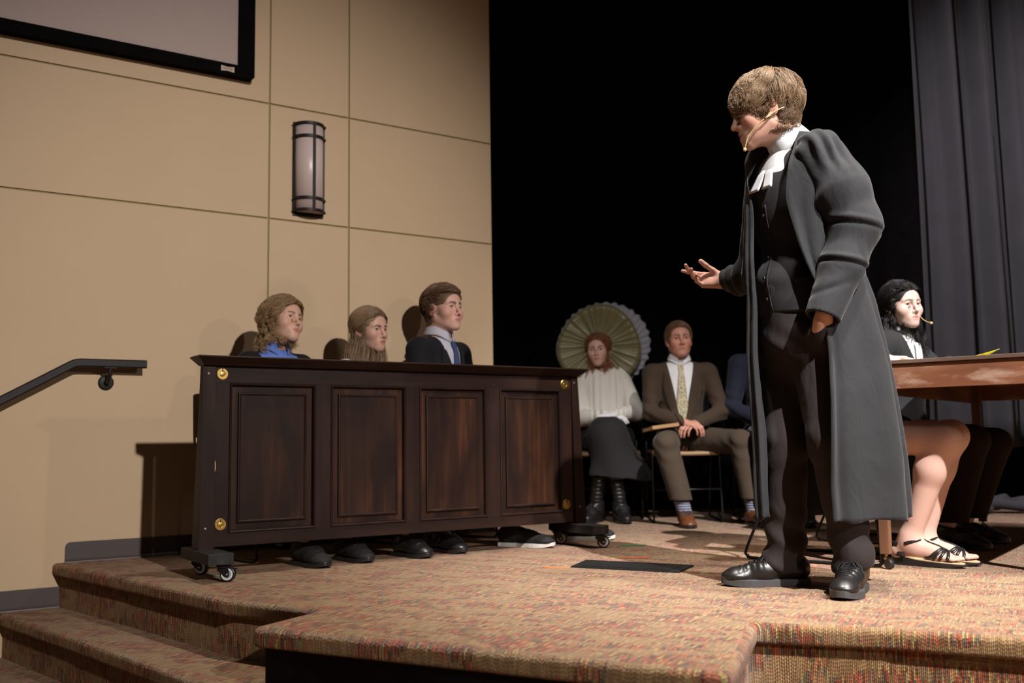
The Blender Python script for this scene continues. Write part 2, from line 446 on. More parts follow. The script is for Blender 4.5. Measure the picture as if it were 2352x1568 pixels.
def snoise(P, scale, seed=0, octv=3):
    """smooth pseudo noise -1..1 from warped sines; scale may be a 3-vector"""
    r = np.random.RandomState(seed); P = np.asarray(P) * scale; out = np.zeros(len(P)); amp = 1.0; tot = 0
    for o in range(octv):
        for _ in range(3):
            d = r.normal(size=3); d /= np.linalg.norm(d); d2 = r.normal(size=3); ph = r.rand(2) * 6.28
            out += amp * np.sin(P @ d * 2 ** o + ph[0] + 1.2 * np.sin(P @ d2 * 2 ** o * 0.7 + ph[1]))
        tot += amp * 2.2; amp *= 0.5
    return out / tot
def bvh_of(V, Q): return BVHTree.FromPolygons([tuple(v) for v in V.tolist()], [tuple(q) for q in Q.tolist()])
def project(P, bvh, out=(1, 0, 0), off=0.004, far=0.6):
    """drop grid points onto a surface, coming from direction out"""
    P = np.asarray(P, float); sh = P.shape; P = P.reshape(-1, 3).copy(); o = Vector(out).normalized()
    for i, p in enumerate(P):
        h = bvh.ray_cast(Vector(p) + o * far, -o)
        if h[0] is not None:
            n = h[1] if h[1].dot(o) > 0 else -h[1]
            P[i] = h[0] + (o * 0.5 + n * 0.5) * off
    return P.reshape(sh)
def quadgrid(left, right, nu=6, nv=14):
    """grid between two polylines (each resampled to nv)"""
    def rs(pl):
        pl = np.asarray(pl, float); d = np.concatenate([[0], np.cumsum(np.linalg.norm(np.diff(pl, axis=0), axis=1))]); t = np.linspace(0, d[-1], nv)
        return np.stack([np.interp(t, d, pl[:, i]) for i in range(3)], -1)
    a, b = rs(left), rs(right); w_ = np.linspace(0, 1, nu)[:, None, None]
    return a[None] * (1 - w_) + b[None] * w_
# ------------------------------------------------------------------ materials shared by the setting
M_wall = m_plain('wall_paint', srgb(196, 168, 136), 0.7, 0.05, 2.5, 0.08, 350, spec=0.25)
M_groove = m_plain('joint_shade_paint', srgb(140, 122, 74), 0.6, 0.08, 9)  # shade of the recessed joints painted in, darker and yellower than the panels
M_carpet = m_carpet('loop_carpet')
M_rubber = m_plain('rubber_base', srgb(74, 64, 62), 0.45, 0.08, 20)
M_blackpaint = m_plain('black_satin', (0.012, 0.011, 0.012, 1), 0.45, 0.3, 30)
M_bronze = m_plain('dark_bronze', (0.016, 0.011, 0.010, 1), 0.5, 0.3, 40, 0.1, 120, spec=0.25)
M_skirt = m_plain('black_stage_skirt', (0.006, 0.006, 0.008, 1), 0.8, 0.3, 60)
M_screen = m_plain('screen_fabric', srgb(176, 156, 148), 0.75, 0.03, 8, spec=0.15)
M_vel = m_plain('black_velvet', (0.004, 0.0033, 0.0033, 1), 0.95, 0.5, 14, 0.1, 300, spec=0.05)
M_ccloth = m_plain('charcoal_drape', (0.05, 0.047, 0.052, 1), 0.9, 0.2, 5, 0.15, 500, spec=0.1, sheen=0.15)
M_ochre = m_plain('off_white_plate', srgb(190, 165, 145), 0.5, 0.05, 40)

# ------------------------------------------------------------------ wall on the side of the stage
WA = math.atan2(0.558, 0.830); W0 = Vector((-1.978, 4.472, 0)); WU = Vector((math.cos(WA), math.sin(WA), 0)); WN = Vector((math.sin(WA), -math.cos(WA), 0))
wall = empty('wall_left', W0, WA); tag(wall, kind='structure')
GR = 0.009
MB().box(-4.0, 2.247, 0.008, 0.16, -0.95, 4.6).build('wall_core', M_groove, wall)
tx = [-4.0, 0.902, 1.345, 2.247]; tz = [-0.95, 1.65, 2.25, 4.6]
for i in range(3):
    for j in range(3):
        a, b = tx[i] + (GR / 2 if i else 0), tx[i + 1] - (GR / 2 if i < 2 else 0)
        c, d = tz[j] + (GR / 2 if j else 0), tz[j + 1] - (GR / 2 if j < 2 else 0)
        MB().box(a, b, 0, 0.012, c, d).build('wall_panel', M_wall, wall, bevel=0.0015)
MB().box(2.247, 2.25, 0.0, 0.16, -0.95, 4.6).build('wall_end_cap', M_wall, wall)
def baseboard(name, t0, t1, z, round_left):
    b = empty(name, W0, WA); tag(b, kind='structure')
    h = 0.088
    pl = [(t0, z)]
    if round_left: pl += [(t0, z + h - 0.022), (t0 + 0.004, z + h - 0.01), (t0 + 0.011, z + h - 0.003), (t0 + 0.022, z + h)]
    else: pl += [(t0, z + h)]
    pl += [(t1, z + h), (t1, z)]
    MB().prism(pl, 1, -0.007, 0.0).build('base_strip', M_rubber, b, bevel=0.0012)
    MB().prism([(-0.017, z), (-0.016, z + 0.004), (-0.010, z + 0.010), (-0.007, z + 0.014), (-0.006, z)], 0, t0, t1).build('base_toe', M_rubber, b)
baseboard('baseboard_left', -0.012, 2.247, 0.0, True)
baseboard('baseboard_left', -4.0, -0.02, -0.189, False)

# ------------------------------------------------------------------ stage platform, steps, thrust box (carpet wraps every nosing)
ang = math.radians(-28.2); ce, se = math.cos(ang), math.sin(ang)
def flat_uv(p): return (p[0] * ce + p[1] * se, -p[0] * se + p[1] * ce)
def sweep(name, line, prof, mat, parent, v0=0.0):
    """profile (outward offset, z) swept along a floor polyline with mitred corners; UV in metres"""
    L = [Vector((p[0], p[1])) for p in line]; n = len(L); nor = []
    for i in range(n):
        ns = []
        if i > 0: d = (L[i] - L[i - 1]).normalized(); ns.append(Vector((d.y, -d.x)))
        if i < n - 1: d = (L[i + 1] - L[i]).normalized(); ns.append(Vector((d.y, -d.x)))
        m = sum(ns, Vector((0, 0))).normalized(); nor.append(m / max(m.dot(ns[0]), 0.45))
    s = [0.0]
    for i in range(1, n): s.append(s[-1] + (L[i] - L[i - 1]).length)
    vl = [0.0]
    for i in range(1, len(prof)): vl.append(vl[-1] + math.dist(prof[i], prof[i - 1]))
    V = []; U = []
    for i in range(n):
        for j, (o, z) in enumerate(prof):
            q = L[i] + nor[i] * o; V.append((q.x, q.y, z)); U.append((s[i], v0 - vl[j]))
    return mesh_np(name, V, grid_faces(n, len(prof)), mat, parent, True, uvs=U)
def nose(z, drop=None, r=0.020, th=0.056, rec=0.026):
    pf = [(-r, z)]
    for k in range(1, 7): q = k / 6 * math.pi / 2; pf.append((-r + r * math.sin(q), z - r + r * math.cos(q)))
    for k in range(0, 5): q = k / 4 * math.pi / 2; pf.append((-.014 + .014 * math.cos(q), z - th + .014 - .014 * math.sin(q)))
    pf.append((-rec, z - th))
    if drop: pf += [(-rec - .001, z - th - .002), (-rec - .001, z - drop)]
    return pf
def densify(line, step=0.06):
    out = []
    for a, b in zip(line[:-1], line[1:]):
        k = max(1, int(math.dist(a, b) / step)); out += [(a[0] + (b[0] - a[0]) * i / k, a[1] + (b[1] - a[1]) * i / k) for i in range(k)]
    return out + [line[-1]]
def rounded(line, idx, r, k=6):
    """round the corner at index idx of a polyline"""
    p, a, b = Vector(line[idx]), Vector(line[idx - 1]), Vector(line[idx + 1])
    q0 = p + (a - p).normalized() * r; q1 = p + (b - p).normalized() * r
    arc = [tuple(q0 * (1 - t) ** 2 + p * 2 * t * (1 - t) + q1 * t * t) for t in [i / k for i in range(k + 1)]]
    return line[:idx] + arc + line[idx + 1:]
edge_l = [(-2.06, 4.47), (-1.47, 3.875), (-0.945, 3.325), (-0.60, 3.10)]
ext = [(-0.60, 3.10), (-0.737, 2.826), (0.46, 2.185), (0.655, 2.775)]
edge_r = [(0.655, 2.775), (0.98, 2.665), (1.30, 2.50), (2.2, 2.05), (4.6, 0.75)]
ext_r = rounded(rounded(ext, 2, 0.035), 1, 0.03)
line_in = edge_l + ext_r[1:-1] + edge_r
# inset outline for the flat top
def offset_line(line, o):
    L = [Vector(p) for p in line]; out = []
    for i in range(len(L)):
        ns = []
        if i > 0: d = (L[i] - L[i - 1]).normalized(); ns.append(Vector((d.y, -d.x)))
        if i < len(L) - 1: d = (L[i + 1] - L[i]).normalized(); ns.append(Vector((d.y, -d.x)))
        m = sum(ns, Vector((0, 0))).normalized(); m = m / max(m.dot(ns[0]), 0.45)
        q = L[i] + m * o; out.append((q.x, q.y))
    return out
top_line = offset_line(line_in, -0.020)
floor = empty('floor'); tag(floor, kind='structure')
poly = top_line + [(6.5, 1.0), (6.5, 9.0), (-3.2, 9.0), (-3.2, 7.8), (-0.15, 5.86)]
me_v = [(p[0], p[1], 0.0) for p in poly]
mesh_np('stage_carpet', me_v, [np.arange(len(poly))[None, :]], M_carpet, floor, False, uvs=[flat_uv(p) for p in poly])
sweep('stage_nosing', densify(edge_l[:-1]) + densify(ext_r, 0.05) + densify(edge_r)[1:], nose(0), M_carpet, floor)
rp = [(-.027, -.058), (-.027, -.80)]
sweep('left_riser', edge_l, rp, M_carpet, floor)
sweep('right_riser', densify([(0.4545, 2.2), (0.655, 2.775)], .08) + densify(edge_r, .08)[1:], rp, M_carpet, floor)
sweep('thrust_front_panel', [ext[0], ext[1], (0.452, 2.190)], [(-.030, -.056), (-.030, -.80)], M_skirt, floor)
def tread(z, o):
    ln = offset_line([(-2.45, 4.86)] + edge_l[1:3] + [(-0.40, 2.72)], o)
    fl_ = [(p[0], p[1]) for p in ln]
    st = empty('trim_1' if z > -0.3 else 'trim_2'); tag(st, kind='structure')
    inner = offset_line(fl_, -0.020); back = offset_line([(-2.45, 4.86)] + edge_l[1:3] + [(-0.40, 2.72)], o - 0.30)
    pts = inner + back[::-1]
    mesh_np('step_carpet', [(p[0], p[1], z) for p in pts], [np.arange(len(pts))[None, :]], M_carpet, st, False, uvs=[flat_uv(p) for p in pts])
    sweep('step_nosing', densify(fl_), nose(z, 0.20), M_carpet, st)
tread(-0.189, 0.21); tread(-0.378, 0.42)
lower = tag(mesh_np('floor', [(-6, -6, -0.567), (8, -6, -0.567), (8, 6, -0.567), (-6, 6, -0.567)], np.array([[0, 1, 2, 3]]), M_carpet, None, False,
                    uvs=[(-6, -6), (8, -6), (8, 6), (-6, 6)]), kind='structure')

# ------------------------------------------------------------------ curtains
def curtain(name, x0, x1, y, z0, z1, amp, wl, seed, mat, label, flare=0.0, dx=0.012):
    r = np.random.RandomState(seed); nx = int((x1 - x0) / dx); nz = 24
    xs = np.linspace(x0, x1, nx); zs = np.linspace(z0, z1, nz)
    X, Z = np.meshgrid(xs, zs, indexing='ij')
    ph = 2 * np.pi * X / wl + 1.3 * np.sin(X * 2.1 + seed) + 0.8 * np.sin(X * 5.3 + 2) + 0.25 * np.sin(Z * 1.1 + X * 3)
    Y = y + amp * (np.sin(ph) + 0.35 * np.sin(2.3 * ph + 1.0 + 0.4 * Z)) * (0.75 + 0.25 * np.sin(X * 3.1 + seed))
    Y = Y + 0.012 * np.sin(9 * X + 5 * Z) * np.exp(-(Z - z0) * 1.5)
    XX = X + flare * (z1 - Z) * (X - x0) / (x1 - x0)
    o = sheet(name, np.stack([XX, Y, Z], -1), mat, None, 0.004)
    return tag(o, label, 'curtain')
curtain('stage_curtain', -2.2, 6.6, 7.15, 0.006, 4.8, 0.035, 0.30, 3, M_vel, 'wide black velvet curtain hanging behind the seated witnesses')
curtain('stage_curtain', 2.74, 5.6, 6.62, 0.42, 4.8, 0.085, 0.30, 11, M_ccloth, 'grey pleated curtain hanging beyond the wooden table')
def bundle():
    r = random.Random(4); pr = []
    for k in range(26):
        x = 2.98 + k * 0.05 + r.uniform(-.03, .03); y = 6.50 + r.uniform(-.06, .06); z = 0.035 + r.uniform(0, .045)
        a = r.uniform(-0.9, 0.9); l = r.uniform(.05, .12)
        pr.append(rc((x - l, y - .05 * a, max(z - .02 * a, .03)), (x + l, y + .05 * a, max(z + .03 * a, .03)), r.uniform(.022, .04), r.uniform(.018, .032), 0.02))
    V, Q = solid(pr, 0.008); V[:, 2] = np.maximum(V[:, 2], 0.001)
    tag(mesh_np('cloth_bundle', V, Q, M_ccloth), 'crumpled heap of dark curtain cloth on the carpet under the grey curtain', 'cloth')
bundle()

# ------------------------------------------------------------------ projection screen, sconce, handrail on the wall
def wall_thing(name, label, cat): return empty(name, W0, WA, label, cat)
scr = wall_thing('projection_screen', 'large blank projection screen in a black frame high on the beige wall', 'screen')
sx0, sx1, sz0, sz1, fw, fd = -2.6, 0.804, 2.342, 4.3, 0.083, 0.05
MB().box(sx0 + .03, sx1 - .03, -0.030, -0.002, sz0 + .03, sz1 - .03).build('screen_surface', M_screen, scr)
fz = 0.060
for nm, pl in (('bottom', [(sx0, sz0), (sx1 - .012, sz0), (sx1, sz0 + .012), (sx1 - fw, sz0 + fz), (sx0 + fw, sz0 + fz)]),
               ('right', [(sx1, sz0 + .012), (sx1, sz1 - .012), (sx1 - fw, sz1 - fz), (sx1 - fw, sz0 + fz)]),
               ('top', [(sx1, sz1 - .012), (sx1 - .012, sz1), (sx0, sz1), (sx0 + fw, sz1 - fz), (sx1 - fw, sz1 - fz)]),
               ('left', [(sx0, sz0), (sx0 + fw, sz0 + fz), (sx0 + fw, sz1 - fz), (sx0, sz1)])):
    MB().prism(pl, 1, -fd, -0.001).build('frame_bar', M_vel, scr, bevel=0.002)
lg = MB()
lx, lz = 0.632, 2.371; lw, lh = 0.066, 0.0285
top = [(lx + lw * t, lz + lh / 2 - 0.004 * math.sin(math.pi * t)) for t in [i / 8 for i in range(9)]]
bot = [(lx + lw * t, lz - lh / 2 + 0.004 * math.sin(math.pi * t)) for t in [i / 8 for i in range(9)]][::-1]
lg.prism(top + bot, 1, -fd - 0.002, -fd); plate = lg.build('maker_plate', M_ochre, scr); plate['label'] = 'small pale maker plate'
fc = bpy.data.curves.new('plate_lettering', 'FONT'); fc.body = 'DRAPER'; fc.size = 0.0145; fc.align_x = 'CENTER'; fc.align_y = 'CENTER'; fc.extrude = 0.0003
_t = bpy.data.objects.new('lettering_source', fc); COL.objects.link(_t); bpy.context.view_layer.update()
fm = bpy.data.meshes.new_from_object(_t.evaluated_get(bpy.context.evaluated_depsgraph_get())); bpy.data.objects.remove(_t)
fo = bpy.data.objects.new('plate_lettering', fm); COL.objects.link(fo); fm.materials.clear(); fm.materials.append(M_blackpaint); fo.parent = plate
fo.location = (lx + lw / 2, -fd - 0.0023, lz); fo.rotation_euler = (math.pi / 2, 0, 0)

sc = wall_thing('wall_sconce', 'half-round wall lamp with frosted shade in a dark metal cage on the beige wall', 'lamp')
cx, rx, ry, z0, z1 = 1.112, 0.083, 0.088, 1.700, 2.165
M_shade = m_plain('frosted_acrylic', srgb(200, 178, 172), 0.35, 0.03, 10, spec=0.5)
def arc_pts(a0, a1, n, r0, r1): return [(cx + r0 * math.cos(a0 + (a1 - a0) * i / n), -r1 * math.sin(a0 + (a1 - a0) * i / n)) for i in range(n + 1)]
pl = arc_pts(0, math.pi, 24, rx - .006, ry - .006) 
MB().prism(pl, 2, z0, z1).build('lamp_shade', M_shade, sc, smooth=False)
for p in sc.children[0].data.polygons: p.use_smooth = len(p.vertices) == 4
MB().box(cx - rx, cx + rx, -0.008, 0, z0 - .02, z1 + .01).build('back_plate', M_bronze, sc)
for z in (z1 - .004, z1 - .072, z0 + .066, z0 + .004):
    a = arc_pts(0, math.pi, 24, rx, ry); b = arc_pts(0, math.pi, 24, rx - .007, ry - .007)
    MB().prism(a + b[::-1], 2, z - .008, z + .008).build('band', M_bronze, sc)
    for sg in (0.12, 0.93):
        q = math.pi * sg; MB().lathe([(0.008, 0), (0.008, 0.006), (0.004, 0.009)], (cx + rx * math.cos(q), -ry * math.sin(q), z), (math.cos(q), -math.sin(q), 0), 10).build('bolt', M_bronze, sc)
for q in (0.06, 0.5, 0.94):
    a = math.pi * q; x, y = cx + rx * math.cos(a), -ry * math.sin(a)
    MB().box(-.0065, .0065, -.004, .004, z0, z1).build('bar', M_bronze, sc, loc=(x, y, 0)).rotation_euler = (0, 0, math.pi / 2 - a if q != 0.5 else 0)

hr = wall_thing('handrail', 'dark metal stair handrail bent level beside the wheeled counter', 'handrail')
y_ = -0.075
pts = bez([(-1.3, y_, 0.125), (-0.299, y_, 0.706), (-0.045, y_, 0.855)], 4) + bez([(-0.03, y_, 0.864), (-0.006, y_, 0.876), (0.02, y_, 0.8795)], 4) + [(0.30, y_, 0.8805)]
rm = MB(); prev = None
hw, hh = 0.013, 0.0185
rings = []
for i, p in enumerate(pts):
    p = Vector(p); t = (Vector(pts[min(i + 1, len(pts) - 1)]) - Vector(pts[max(i - 1, 0)])).normalized(); up = Vector((-t.z, 0, t.x))
    c_ = []
    for sy, su in ((-1, -.7), (-1, .7), (-.6, 1), (.6, 1), (1, .7), (1, -.7), (.6, -1), (-.6, -1)): c_.append(p + Vector((0, sy * hw, 0)) + up * su * hh)
    rings.append(c_)
vs = [v for r in rings for v in r]; k = 8
rm.add(vs, [(i * k + j, i * k + (j + 1) % k, (i + 1) * k + (j + 1) % k, (i + 1) * k + j) for i in range(len(rings) - 1) for j in range(k)] + [tuple(range(k))[::-1], tuple(range((len(rings) - 1) * k, len(rings) * k))])
rm.build('rail', M_bronze, hr)
br = MB().lathe([(0.034, 0), (0.034, 0.006), (0.028, 0.011), (0.013, 0.013), (0.012, 0.02), (0.006, 0.024)], (0.14, 0.0, 0.797), (0, -1, 0), 24).build('wall_rose', M_bronze, hr, smooth=False)
MB().tube(bez([(0.14, -0.01, 0.797), (0.14, -0.05, 0.802), (0.141, -0.072, 0.825), (0.142, -0.075, 0.862)], 6), [0.009] * 18 + [0.009], 10).build('bracket_arm', M_bronze, hr, smooth=True)
MB().box(0.115, 0.168, -0.088, -0.062, 0.857, 0.8625).build('saddle', M_bronze, hr, bevel=0.001)
# ------------------------------------------------------------------ rolling counter (jury box front)
MW_frame = m_wood('dark_walnut_frame', (0.015, 0.007, 0.0055, 1), (0.027, 0.0125, 0.009, 1), (0.043, 0.019, 0.012, 1), 0, 1.0, 0.48, 0.0, spec=0.14)
MW_stile = m_wood('dark_walnut_stile', (0.015, 0.007, 0.0055, 1), (0.027, 0.0125, 0.009, 1), (0.043, 0.019, 0.012, 1), 2, 1.0, 0.48, 0.0, spec=0.14)
MW_panel = m_wood('dark_walnut_panel', (0.014, 0.0065, 0.005, 1), (0.040, 0.016, 0.009, 1), (0.115, 0.040, 0.014, 1), 2, 0.8, 0.46, 0.0, spec=0.14)
MW_block = m_wood('grey_stained_block', (0.012, 0.011, 0.011, 1), (0.03, 0.027, 0.026, 1), (0.055, 0.05, 0.048, 1), 1, 1.2, 0.6, 0.0)
M_brass = m_metal('aged_brass', (0.50, 0.33, 0.10, 1), 0.34)
M_screw = m_metal('screw_steel', (0.25, 0.2, 0.18, 1), 0.4)
M_whitepl = m_plain('white_wheel_ring', (0.72, 0.72, 0.72, 1), 0.4, 0.05, 20)
M_steel = m_metal('bright_steel', (0.6, 0.6, 0.62, 1), 0.2)
M_rubwheel = m_plain('black_wheel', (0.010, 0.010, 0.011, 1), 0.35, 0.2, 30, spec=0.6)
CO = Vector((-1.157, 3.88, 0))
ctr = empty('rolling_counter', CO, WA, 'long dark panelled wooden counter on castors in front of the three seated jurors', 'counter')
LEN = 1.735; PZ0, PZ1 = 0.115, 0.815
# rails and stiles (front face at y=0), with four raised panels set back inside the openings
ops = [(0.055, 0.415), (0.481, 0.832), (0.899, 1.247), (1.320, 1.672)]; OZ0, OZ1 = 0.164, 0.748
MB().box(0, LEN, 0, 0.022, PZ0, OZ0).build('bottom_rail', MW_frame, ctr, bevel=0.001)
MB().box(0, LEN, 0, 0.022, OZ1, PZ1).build('top_rail', MW_frame, ctr, bevel=0.001)
xs = [0.0] + [v for o in ops for v in o] + [LEN]
for i in range(0, len(xs), 2): MB().box(xs[i], xs[i + 1], 0, 0.022, OZ0, OZ1).build('stile', MW_stile, ctr, bevel=0.001)
def frame_mb(x0, x1, z0, z1, prof):
    """mitred moulding: prof = list of (inset, y)"""
    m = MB(); V = []
    for o, y in prof: V += [(x0 + o, y, z0 + o), (x1 - o, y, z0 + o), (x1 - o, y, z1 - o), (x0 + o, y, z1 - o)]
    n = len(prof); m.add(V, [(4 * i + k, 4 * i + (k + 1) % 4, 4 * i + 4 + (k + 1) % 4, 4 * i + 4 + k) for i in range(n - 1) for k in range(4)]); return m
for a, b in ops:
    pn = MB().box(a, b, 0.014, 0.020, OZ0, OZ1)
    p = pn.build('panel', MW_panel, ctr)
    frame_mb(a, b, OZ0, OZ1, [(0, 0.001), (0.001, -0.004), (0.005, -0.006), (0.009, -0.003), (0.011, 0.006), (0.0125, 0.0142)]).build('outer_moulding', MW_stile, p)
    frame_mb(a + .037, b - .037, OZ0 + .037, OZ1 - .037, [(0, 0.0142), (0.0012, 0.004), (0.006, 0.0025), (0.010, 0.005), (0.012, 0.0075)]).build('inner_moulding', MW_stile, p)
    MB().box(a + .048, b - .048, 0.0072, 0.0142, OZ0 + .048, OZ1 - .048).build('raised_field', MW_panel, p, bevel=0.0015)
# cap: inverted frustum, sharp overhanging rim
cap = MB().hexa([(-.052, -.02, .814), (LEN + .035, -.02, .814), (LEN + .035, .05, .814), (-.052, .05, .814)], [(-.086, -.058, .845), (LEN + .068, -.058, .845), (LEN + .068, .062, .845), (-.086, .062, .845)])
cap.hexa([(-.086, -.058, .845), (LEN + .068, -.058, .845), (LEN + .068, .062, .845), (-.086, .062, .845)], [(-.082, -.054, .850), (LEN + .064, -.054, .850), (LEN + .064, .058, .850), (-.082, .058, .850)])
cap.build('cap_moulding', MW_frame, ctr)
def post(x0t, x1t, x0b, x1b):
    p = MB().hexa([(x0b, -.006, .106), (x1b, -.006, .106), (x1b, .082, .106), (x0b, .082, .106)], [(x0t, -.006, .815), (x1t, -.006, .815), (x1t, .030, .815), (x0t, .030, .815)]).build('end_post', MW_stile, ctr, bevel=0.0012)
    for z in (.782, .186, .50):
        t = (z - .106) / .709; x = (x0b + x1b) / 2 * (1 - t) + (x0t + x1t) / 2 * t
        if z != .50: MB().lathe([(.006, 0), (.0055, .002), (.003, .003)], (x - .004, -.006, z), (0, -1, 0), 10).build('screw', M_screw, p)
    return p
pl_ = post(-.052, -.001, -.060, -.001); post(LEN + .001, LEN + .038, LEN + .012, LEN + .076)
for z in (.17, .33, .37, .60): MB().lathe([(.005, 0), (.005, .001)], (-.058 + .006 * (z - .1), .03, z), (-1, 0, 0), 8).build('screw', M_blackpaint, pl_)
def block(xa, xb):
    return MB().box(xa, xb, -.178, .178, .066, .107).build('foot_block', MW_block, ctr, bevel=0.002)
# castor prototype
def castor(x, y, rz):
    c = empty('castor', (x, y, 0), rz, parent=ctr)
    MB().box(-.03, .03, -.03, .03, .0635, .066).build('top_plate', M_rubwheel, c)
    MB().lathe([(.026, .0), (.027, .004), (.020, .009)], (0, 0, .0545), (0, 0, 1), 18).build('swivel', M_rubwheel, c)
    for s in (-1, 1):
        MB().prism([(-.022, .056), (.016, .056), (.020, .044), (-.012, .018), (-.024, .018), (-.028, .028)], 0, s * .0125 - .0012, s * .0125 + .0012).build('fork', M_rubwheel, c)
    MB().lathe([(.010, -.011), (.0255, -.0115), (.0287, -.009), (.0292, 0), (.0287, .009), (.0255, .0115), (.010, .011)], (0, -.018, .0292), (1, 0, 0), 24).build('wheel', M_rubwheel, c)
    for s in (-1, 1):
        MB().lathe([(.0222, 0), (.0222, .0008), (.0165, .0012), (.016, 0)], (s * .0118, -.018, .0292), (s, 0, 0), 22).build('wheel_ring', M_whitepl, c)
        MB().lathe([(.0055, 0), (.0050, .003), (.002, .0045)], (s * .0140, -.018, .0292), (s, 0, 0), 10).build('axle_nut', M_steel, c)
        MB().lathe([(.0035, 0), (.003, .003)], (s * .0, -.031, .050), (0, -1, 0), 8).build('brake_rivet', M_steel, c)
    MB().box(-.010, .012, -.052, -.018, .046, .0495).build('brake_lever', M_rubwheel, c, bevel=.001)
    return c
block(-.074, .021); block(LEN - .02, LEN + .072)
for x, y, r in ((-.005, -.138, .9), (-.02, .135, .7), (LEN + .045, -.140, .95), (LEN + .0, .13, .8)): castor(x, y, r)
for x, z in ((.025, .782), (.025, .200), (1.698, .776), (1.695, .200)):
    l = MB().lathe([(.0235, 0), (.0235, .0015), (.021, .0028), (.0125, .0028), (.0125, .0006), (.011, .0006), (.0095, .0022), (.004, .003)], (x, 0, z), (0, -1, 0), 28).build('brass_ring_pull', M_brass, ctr)
    MB().box(-.002, .002, -.0035, -.002, .008, .021).build('latch_slot', M_blackpaint, l, loc=(x, 0, z))
M_gouge = m_plain('bare_gouge', (0.006, 0.003, 0.002, 1), 0.8, 0.4, 90)
r_ = random.Random(2)
for x, z, w_, h_ in ((.452, .775, .038, .016), (.866, .752, .05, .010), (1.287, .765, .016, .012)):
    pts = [(x + w_ / 2 * math.cos(a) * r_.uniform(.5, 1.1), z + h_ / 2 * math.sin(a) * r_.uniform(.4, 1.2) + .1 * h_ * math.cos(a)) for a in [i / 11 * 6.283 for i in range(11)]]
    MB().prism(pts, 1, -.0006, .0).build('gouge', M_gouge, ctr)
MB().prism([(.0, .40), (.004, .415), (.003, .44), (-.001, .45), (-.002, .42)], 1, -.0008, 0).build('gouge', m_plain('raw_wood_chip', srgb(190, 150, 120), 0.7), ctr)

# ------------------------------------------------------------------ wooden table on castors
MT_rail = m_wood('worn_oak_rail', (0.16, 0.058, 0.028, 1), (0.25, 0.105, 0.055, 1), (0.34, 0.17, 0.10, 1), 0, 0.35, 0.5, 0.0, 0.4)
MT_rail_y = m_wood('worn_oak_side', (0.085, 0.030, 0.010, 1), (0.18, 0.075, 0.024, 1), (0.27, 0.13, 0.05, 1), 1, 0.6, 0.5, 0.1, 0.1)
MT_leg = m_wood('worn_oak_leg', (0.11, 0.050, 0.026, 1), (0.20, 0.095, 0.052, 1), (0.28, 0.15, 0.085, 1), 2, 0.6, 0.5, 0.1)
MT_top = m_wood('table_top_oak', (0.09, 0.055, 0.04, 1), (0.15, 0.095, 0.07, 1), (0.2, 0.13, 0.1, 1), 0, 0.7, 0.5, 0.05)
SD = Vector((0.805, -0.593, 0)); LD = Vector((0.593, 0.805, 0)); TA = Vector((1.371, 3.84, 0))
tbl = empty('table', TA, math.atan2(SD.y, SD.x), 'long worn brown wooden table with square legs beside the standing barrister', 'table')
TW, TL = 0.80, 1.80
MB().box(-.012, TW + .012, -.012, TL + .012, .774, .789).build('table_top', MT_top, tbl, bevel=0.002)
MB().box(-.002, TW + .002, -.003, .019, .680, .7735).build('end_rail', MT_rail, tbl, bevel=0.0015)
MB().box(-.002, TW + .002, TL - .019, TL + .003, .680, .7735).build('end_rail', MT_rail, tbl, bevel=0.0015)
for x in (0.0, TW - .02): MB().box(x, x + .02, .02, TL - .02, .668, .7735).build('side_rail', MT_rail_y, tbl, bevel=0.0015)
for x, y in ((.002, .02), (TW - .045, .02), (.002, TL - .065), (TW - .045, TL - .065)):
    t0 = 0.043
    lg_ = MB().hexa([(x + .003, y + .003, .056), (x + t0 - .003, y + .003, .056), (x + t0 - .003, y + t0 - .003, .056), (x + .003, y + t0 - .003, .056)], [(x, y, .773), (x + t0, y, .773), (x + t0, y + t0, .773), (x, y + t0, .773)]).build('leg', MT_leg, tbl, bevel=0.003)
    MB().lathe([(.010, 0), (.010, .010), (.006, .012), (.006, .024)], (x + t0 / 2, y + t0 / 2, .034), (0, 0, 1), 10).build('castor_stem', M_brass, lg_)
    MB().lathe([(.005, -.009), (.019, -.009), (.020, 0), (.019, .009), (.005, .009)], (x + t0 / 2 + .012, y + t0 / 2 - .008, .0202), (.6, .8, 0), 16).build('castor_wheel', M_rubwheel, lg_)
    MB().tube([(x + t0 / 2, y + t0 / 2, .045), (x + t0 / 2 + .022, y + t0 / 2 - .012, .036), (x + t0 / 2 + .016, y + t0 / 2 - .01, .02)], .005, 6).build('castor_fork', M_rubwheel, lg_)
def on_table(s, l, z=.789): return TA + SD * s + LD * l + Vector((0, 0, z))
pad = empty('legal_pad', on_table(.25, .47), math.atan2(SD.y, SD.x) + .35, 'yellow legal pad with a curled page on the wooden table', 'notepad')
M_yel = m_plain('yellow_paper', srgb(236, 226, 60), 0.7, 0.04, 9)
MB().box(-.11, .11, -.15, .15, 0.0004, .006).build('page_block', M_yel, pad)
g = [[(-.11 + .22 * i / 8, -.15 + .3 * j / 10, 
             .0065 + .042 * (i / 8) ** 1.6 + .006 * math.sin(i * .5) * (j / 10)) for j in range(11)] for i in range(9)]
sheet('top_page', g, M_yel, pad, .0006)
pen = empty('pencil', on_table(.07, .49, .793), math.atan2(SD.y, SD.x) - .3, 'short orange pencil lying by the hand on the wooden table', 'pencil')
MB().tube([(-.05, 0, 0), (.05, 0, 0)], .0037, 6).build('pencil_barrel', m_plain('orange_lacquer', srgb(226, 150, 60), 0.4), pen)
MB().lathe([(.0037, 0), (.001, .016)], (.05, 0, 0), (1, 0, 0), 8).build('pencil_tip', m_plain('cedar', srgb(200, 160, 110), 0.6), pen)

